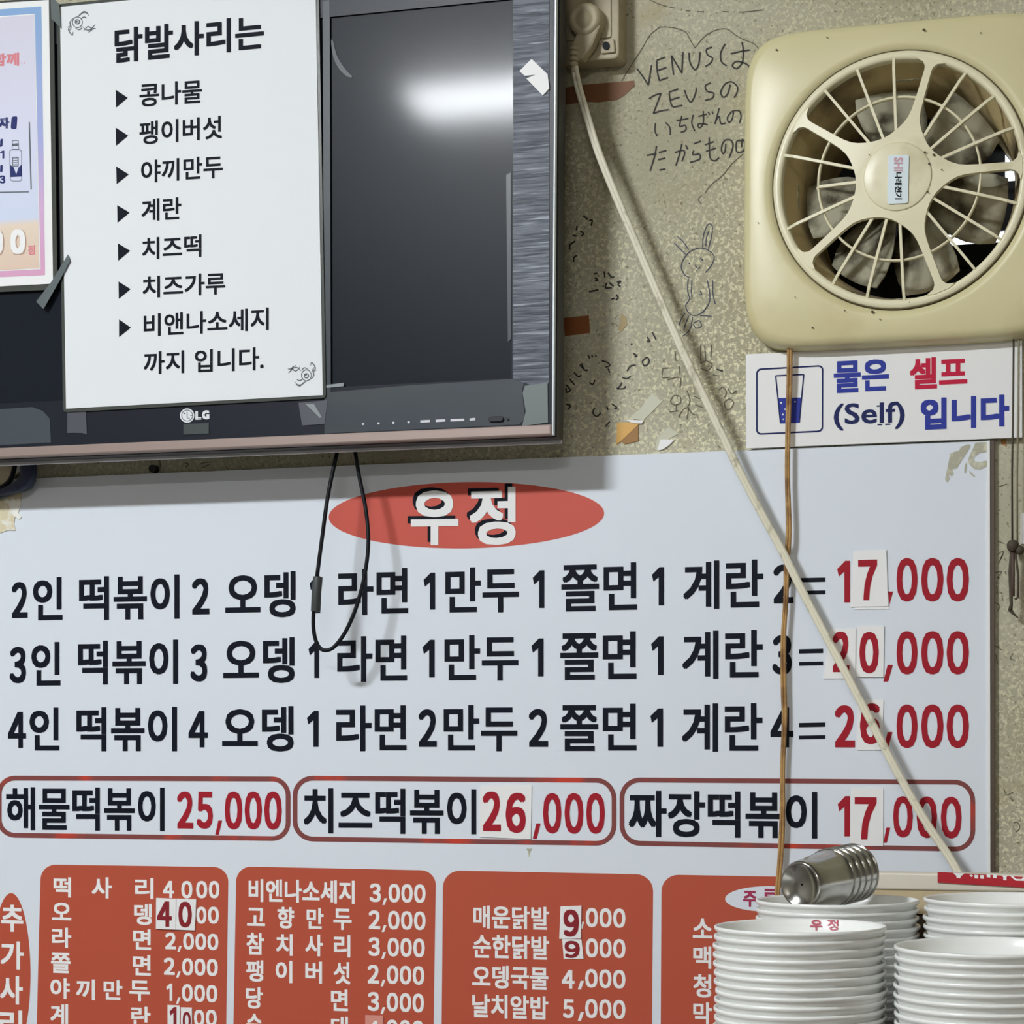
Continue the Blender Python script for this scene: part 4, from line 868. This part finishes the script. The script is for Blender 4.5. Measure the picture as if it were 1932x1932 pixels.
top4, n4 = stack(c4, r4, 'topmost white bowl of the rear right stack, below the red strip', 'of the rear right stack, below the red strip', 'rear right stack of white bowls', PT*1.05)
# lettering inside the top front left bowl (on its far inner slope)
def on_bowl(x, y):
    d = ray(x, y); best = None
    for i in range(1200):
        p = CAM + d*(1.5+i*.00022)
        q_ = p - Vector((c1.x, c1.y, c1.z-BH)); rr = math.hypot(q_.x, q_.y)/r1
        pr = [(.0, .0045), (.47, .005), (.60, .0075), (.80, .0125), (.905, .0195), (.948, .0258), (.965, .0300), (.982, .0318)]
        if rr > .985 or q_.y < 0: continue
        for (ra, ha), (rb, hb) in zip(pr, pr[1:]):
            if ra <= rr <= rb:
                if q_.z <= ha+(hb-ha)*(rr-ra)/(rb-ra): return p - d*.0012
                break
    return None

# steel cups lying on the rear left stack
m_steel = mat('brushed_steel', (.50, .49, .47, 1), .17, metal=1.0)
noise_mix(m_steel, (.40, .39, .37, 1), 30, .5, .7, bump=.15, bdist=.0006)
us = D2/FPX
base = PD(1509, 1670, D2-.060)
rimc = PD(1616, 1645, D2+.022)
ax = (rimc-base).normalized()
def cup_prof(k):
    return [(a*1.06, b_*1.02) for a, b_ in [(.001, .0035), (.0170, .0030), (.0185, .0), (.0200, .0), (.0212, .003), (.0225, .020), (.0248, .040), (.0256, .050), (.0262, .0508), (.0268, .0500), (.0268, .0515), (.0258, .0522), (.0250, .0515), (.0240, .040), (.0216, .020), (.0203, .005), (.001, .0045)]]
for k in range(5):
    o_ = base + ax*(.0105*k)
    cu_ = fixn(MB().lathe(cup_prof(k), 48, (0, 0, 0), ax, Vector((0, 0, 1))).build('steel_cup', m_steel)); cu_.location = o_
    tag(cu_, 'steel cup whose reflective base faces left, outermost of the lying nest' if k == 0 else 'steel cup in the lying nest, its rim band %s from the left' % ORD[k], 'cup', 'nest of steel cups lying on the bowls')

# beige box and brown crate behind the bowls
YX = -.215
pA, pB = P(1640, 1646, YX), P(1640, 1723, YX)
m_bx = mat('cream_box', C(196, 190, 176), .5); m_bx2 = mat('tan_box', C(176, 160, 128), .6)
bx = thing('cream_box', 'cream box with a tan lower band behind the bowl stacks, red strip on it', 'box', (pA.x+.2, YX+.08, pB.z))
xr_ = pA.x+.42
bevel(MB().box((pA.x, YX, P(1640, 1678, YX).z), (xr_, YX+.03, pA.z)).build('lid', m_bx, bx), .002)
MB().box((pA.x+.002, YX+.002, pB.z), (xr_-.002, YX+.028, P(1640, 1678, YX).z)).build('body', m_bx2, bx)
ct = thing('wooden_crate', 'dark brown crate supporting the cream box behind the bowls', 'crate', (pA.x+.2, YX+.08, ZTOP))
m_cr = mat('dark_crate', C(70, 54, 46), .7)
zc = pB.z - .0003
nb = 4; hh = (zc-ZTOP)/nb
MB().box((pA.x+.012, YX+.016, ZTOP), (xr_-.004, -.05, zc)).build('body', m_cr, ct)
for k in range(nb): bevel(MB().box((pA.x+.004, YX+.004, ZTOP+hh*k+.001), (xr_-.002, YX+.016, ZTOP+hh*(k+1)-.001)).build('plank', m_cr, ct), .001)
m_rs = mat('deep_red_print', C(160, 18, 34), .45)
YR = YX-.0015
rs = thing('red_label_strip', 'red strip with cut off white letters along the cream box edge', 'label', P(1850, 1660, YR))
MB().slab([(1769, 1645), (1990, 1658), (1990, 1678), (1769, 1665)], YR, .0013).build('strip', m_rs, rs)
letter_part('rl', 'lettering', m_pink, rs); mb = LET['rl'][0]; Yr = YR-.0003
mb.sheet([(1798, 1647), (1820, 1648), (1813, 1653), (1812, 1657), (1805, 1656.5), (1804, 1652)], Yr)
mb.sheet([(1829, 1651), (1833, 1650), (1836, 1652), (1833, 1655)], Yr)
for x, y in ((1842, 1653.5), (1853, 1654), (1865, 1651.5), (1877, 1653)): mb.sheet([(x-3.5, y-3), (x+3.5, y-2.6), (x+3.5, y+4), (x-3.5, y+3.6)], Yr)
mb.sheet([(1890, 1652), (1901, 1652.5), (1899, 1655), (1899, 1661), (1893, 1660.6), (1893, 1655)], Yr)
mb.sheet([(1906, 1653), (1912, 1653.5), (1917, 1658), (1927, 1658.5), (1932, 1654), (1938, 1654), (1932, 1662), (1916, 1661.5)], Yr)
mb.sheet([(1946, 1655), (1952, 1655.5), (1952, 1665), (1946, 1664.6)], Yr)

flush_text()
# bowl lettering: build flat glyphs, then lay them on the inner slope
cu = bpy.data.curves.new('tmp', 'FONT'); cu.body = '우 정'; cu.resolution_u = 2; cu.dimensions = '2D'
ob = bpy.data.objects.new('tmp', cu); COL.objects.link(ob); bpy.context.view_layer.update()
me = bpy.data.meshes.new_from_object(ob.evaluated_get(bpy.context.evaluated_depsgraph_get()))
vv = [(p.co.x, p.co.y) for p in me.vertices]; ff = [tuple(q_.vertices) for q_ in me.polygons]
bpy.data.objects.remove(ob); bpy.data.curves.remove(cu)
x0, x1 = min(p[0] for p in vv), max(p[0] for p in vv); y0, y1 = min(p[1] for p in vv), max(p[1] for p in vv)
bm_ = MB(); okk = True
rot_inv = top1.rotation_euler.to_matrix().inverted()
for oxy in ((-.5, -.4), (.5, -.4), (.5, .4), (-.5, .4)):
    pts = []
    for a, c_ in vv:
        p = on_bowl(1529+52*(a-x0)/(x1-x0)+oxy[0], 1755-20*(c_-y0)/(y1-y0)+oxy[1])
        if p is None: okk = False; break
        pts.append(rot_inv @ (p - top1.location))
    if okk: bm_.add(pts, ff)
if okk:
    o = bm_.build('bowl_lettering', mat('bowl_red_print', C(160, 60, 80), .4)); o.parent = top1
else:
    print('BOWL LETTERING FAILED')
for o in bpy.data.objects:
    if '_o' in o: del o['_o']
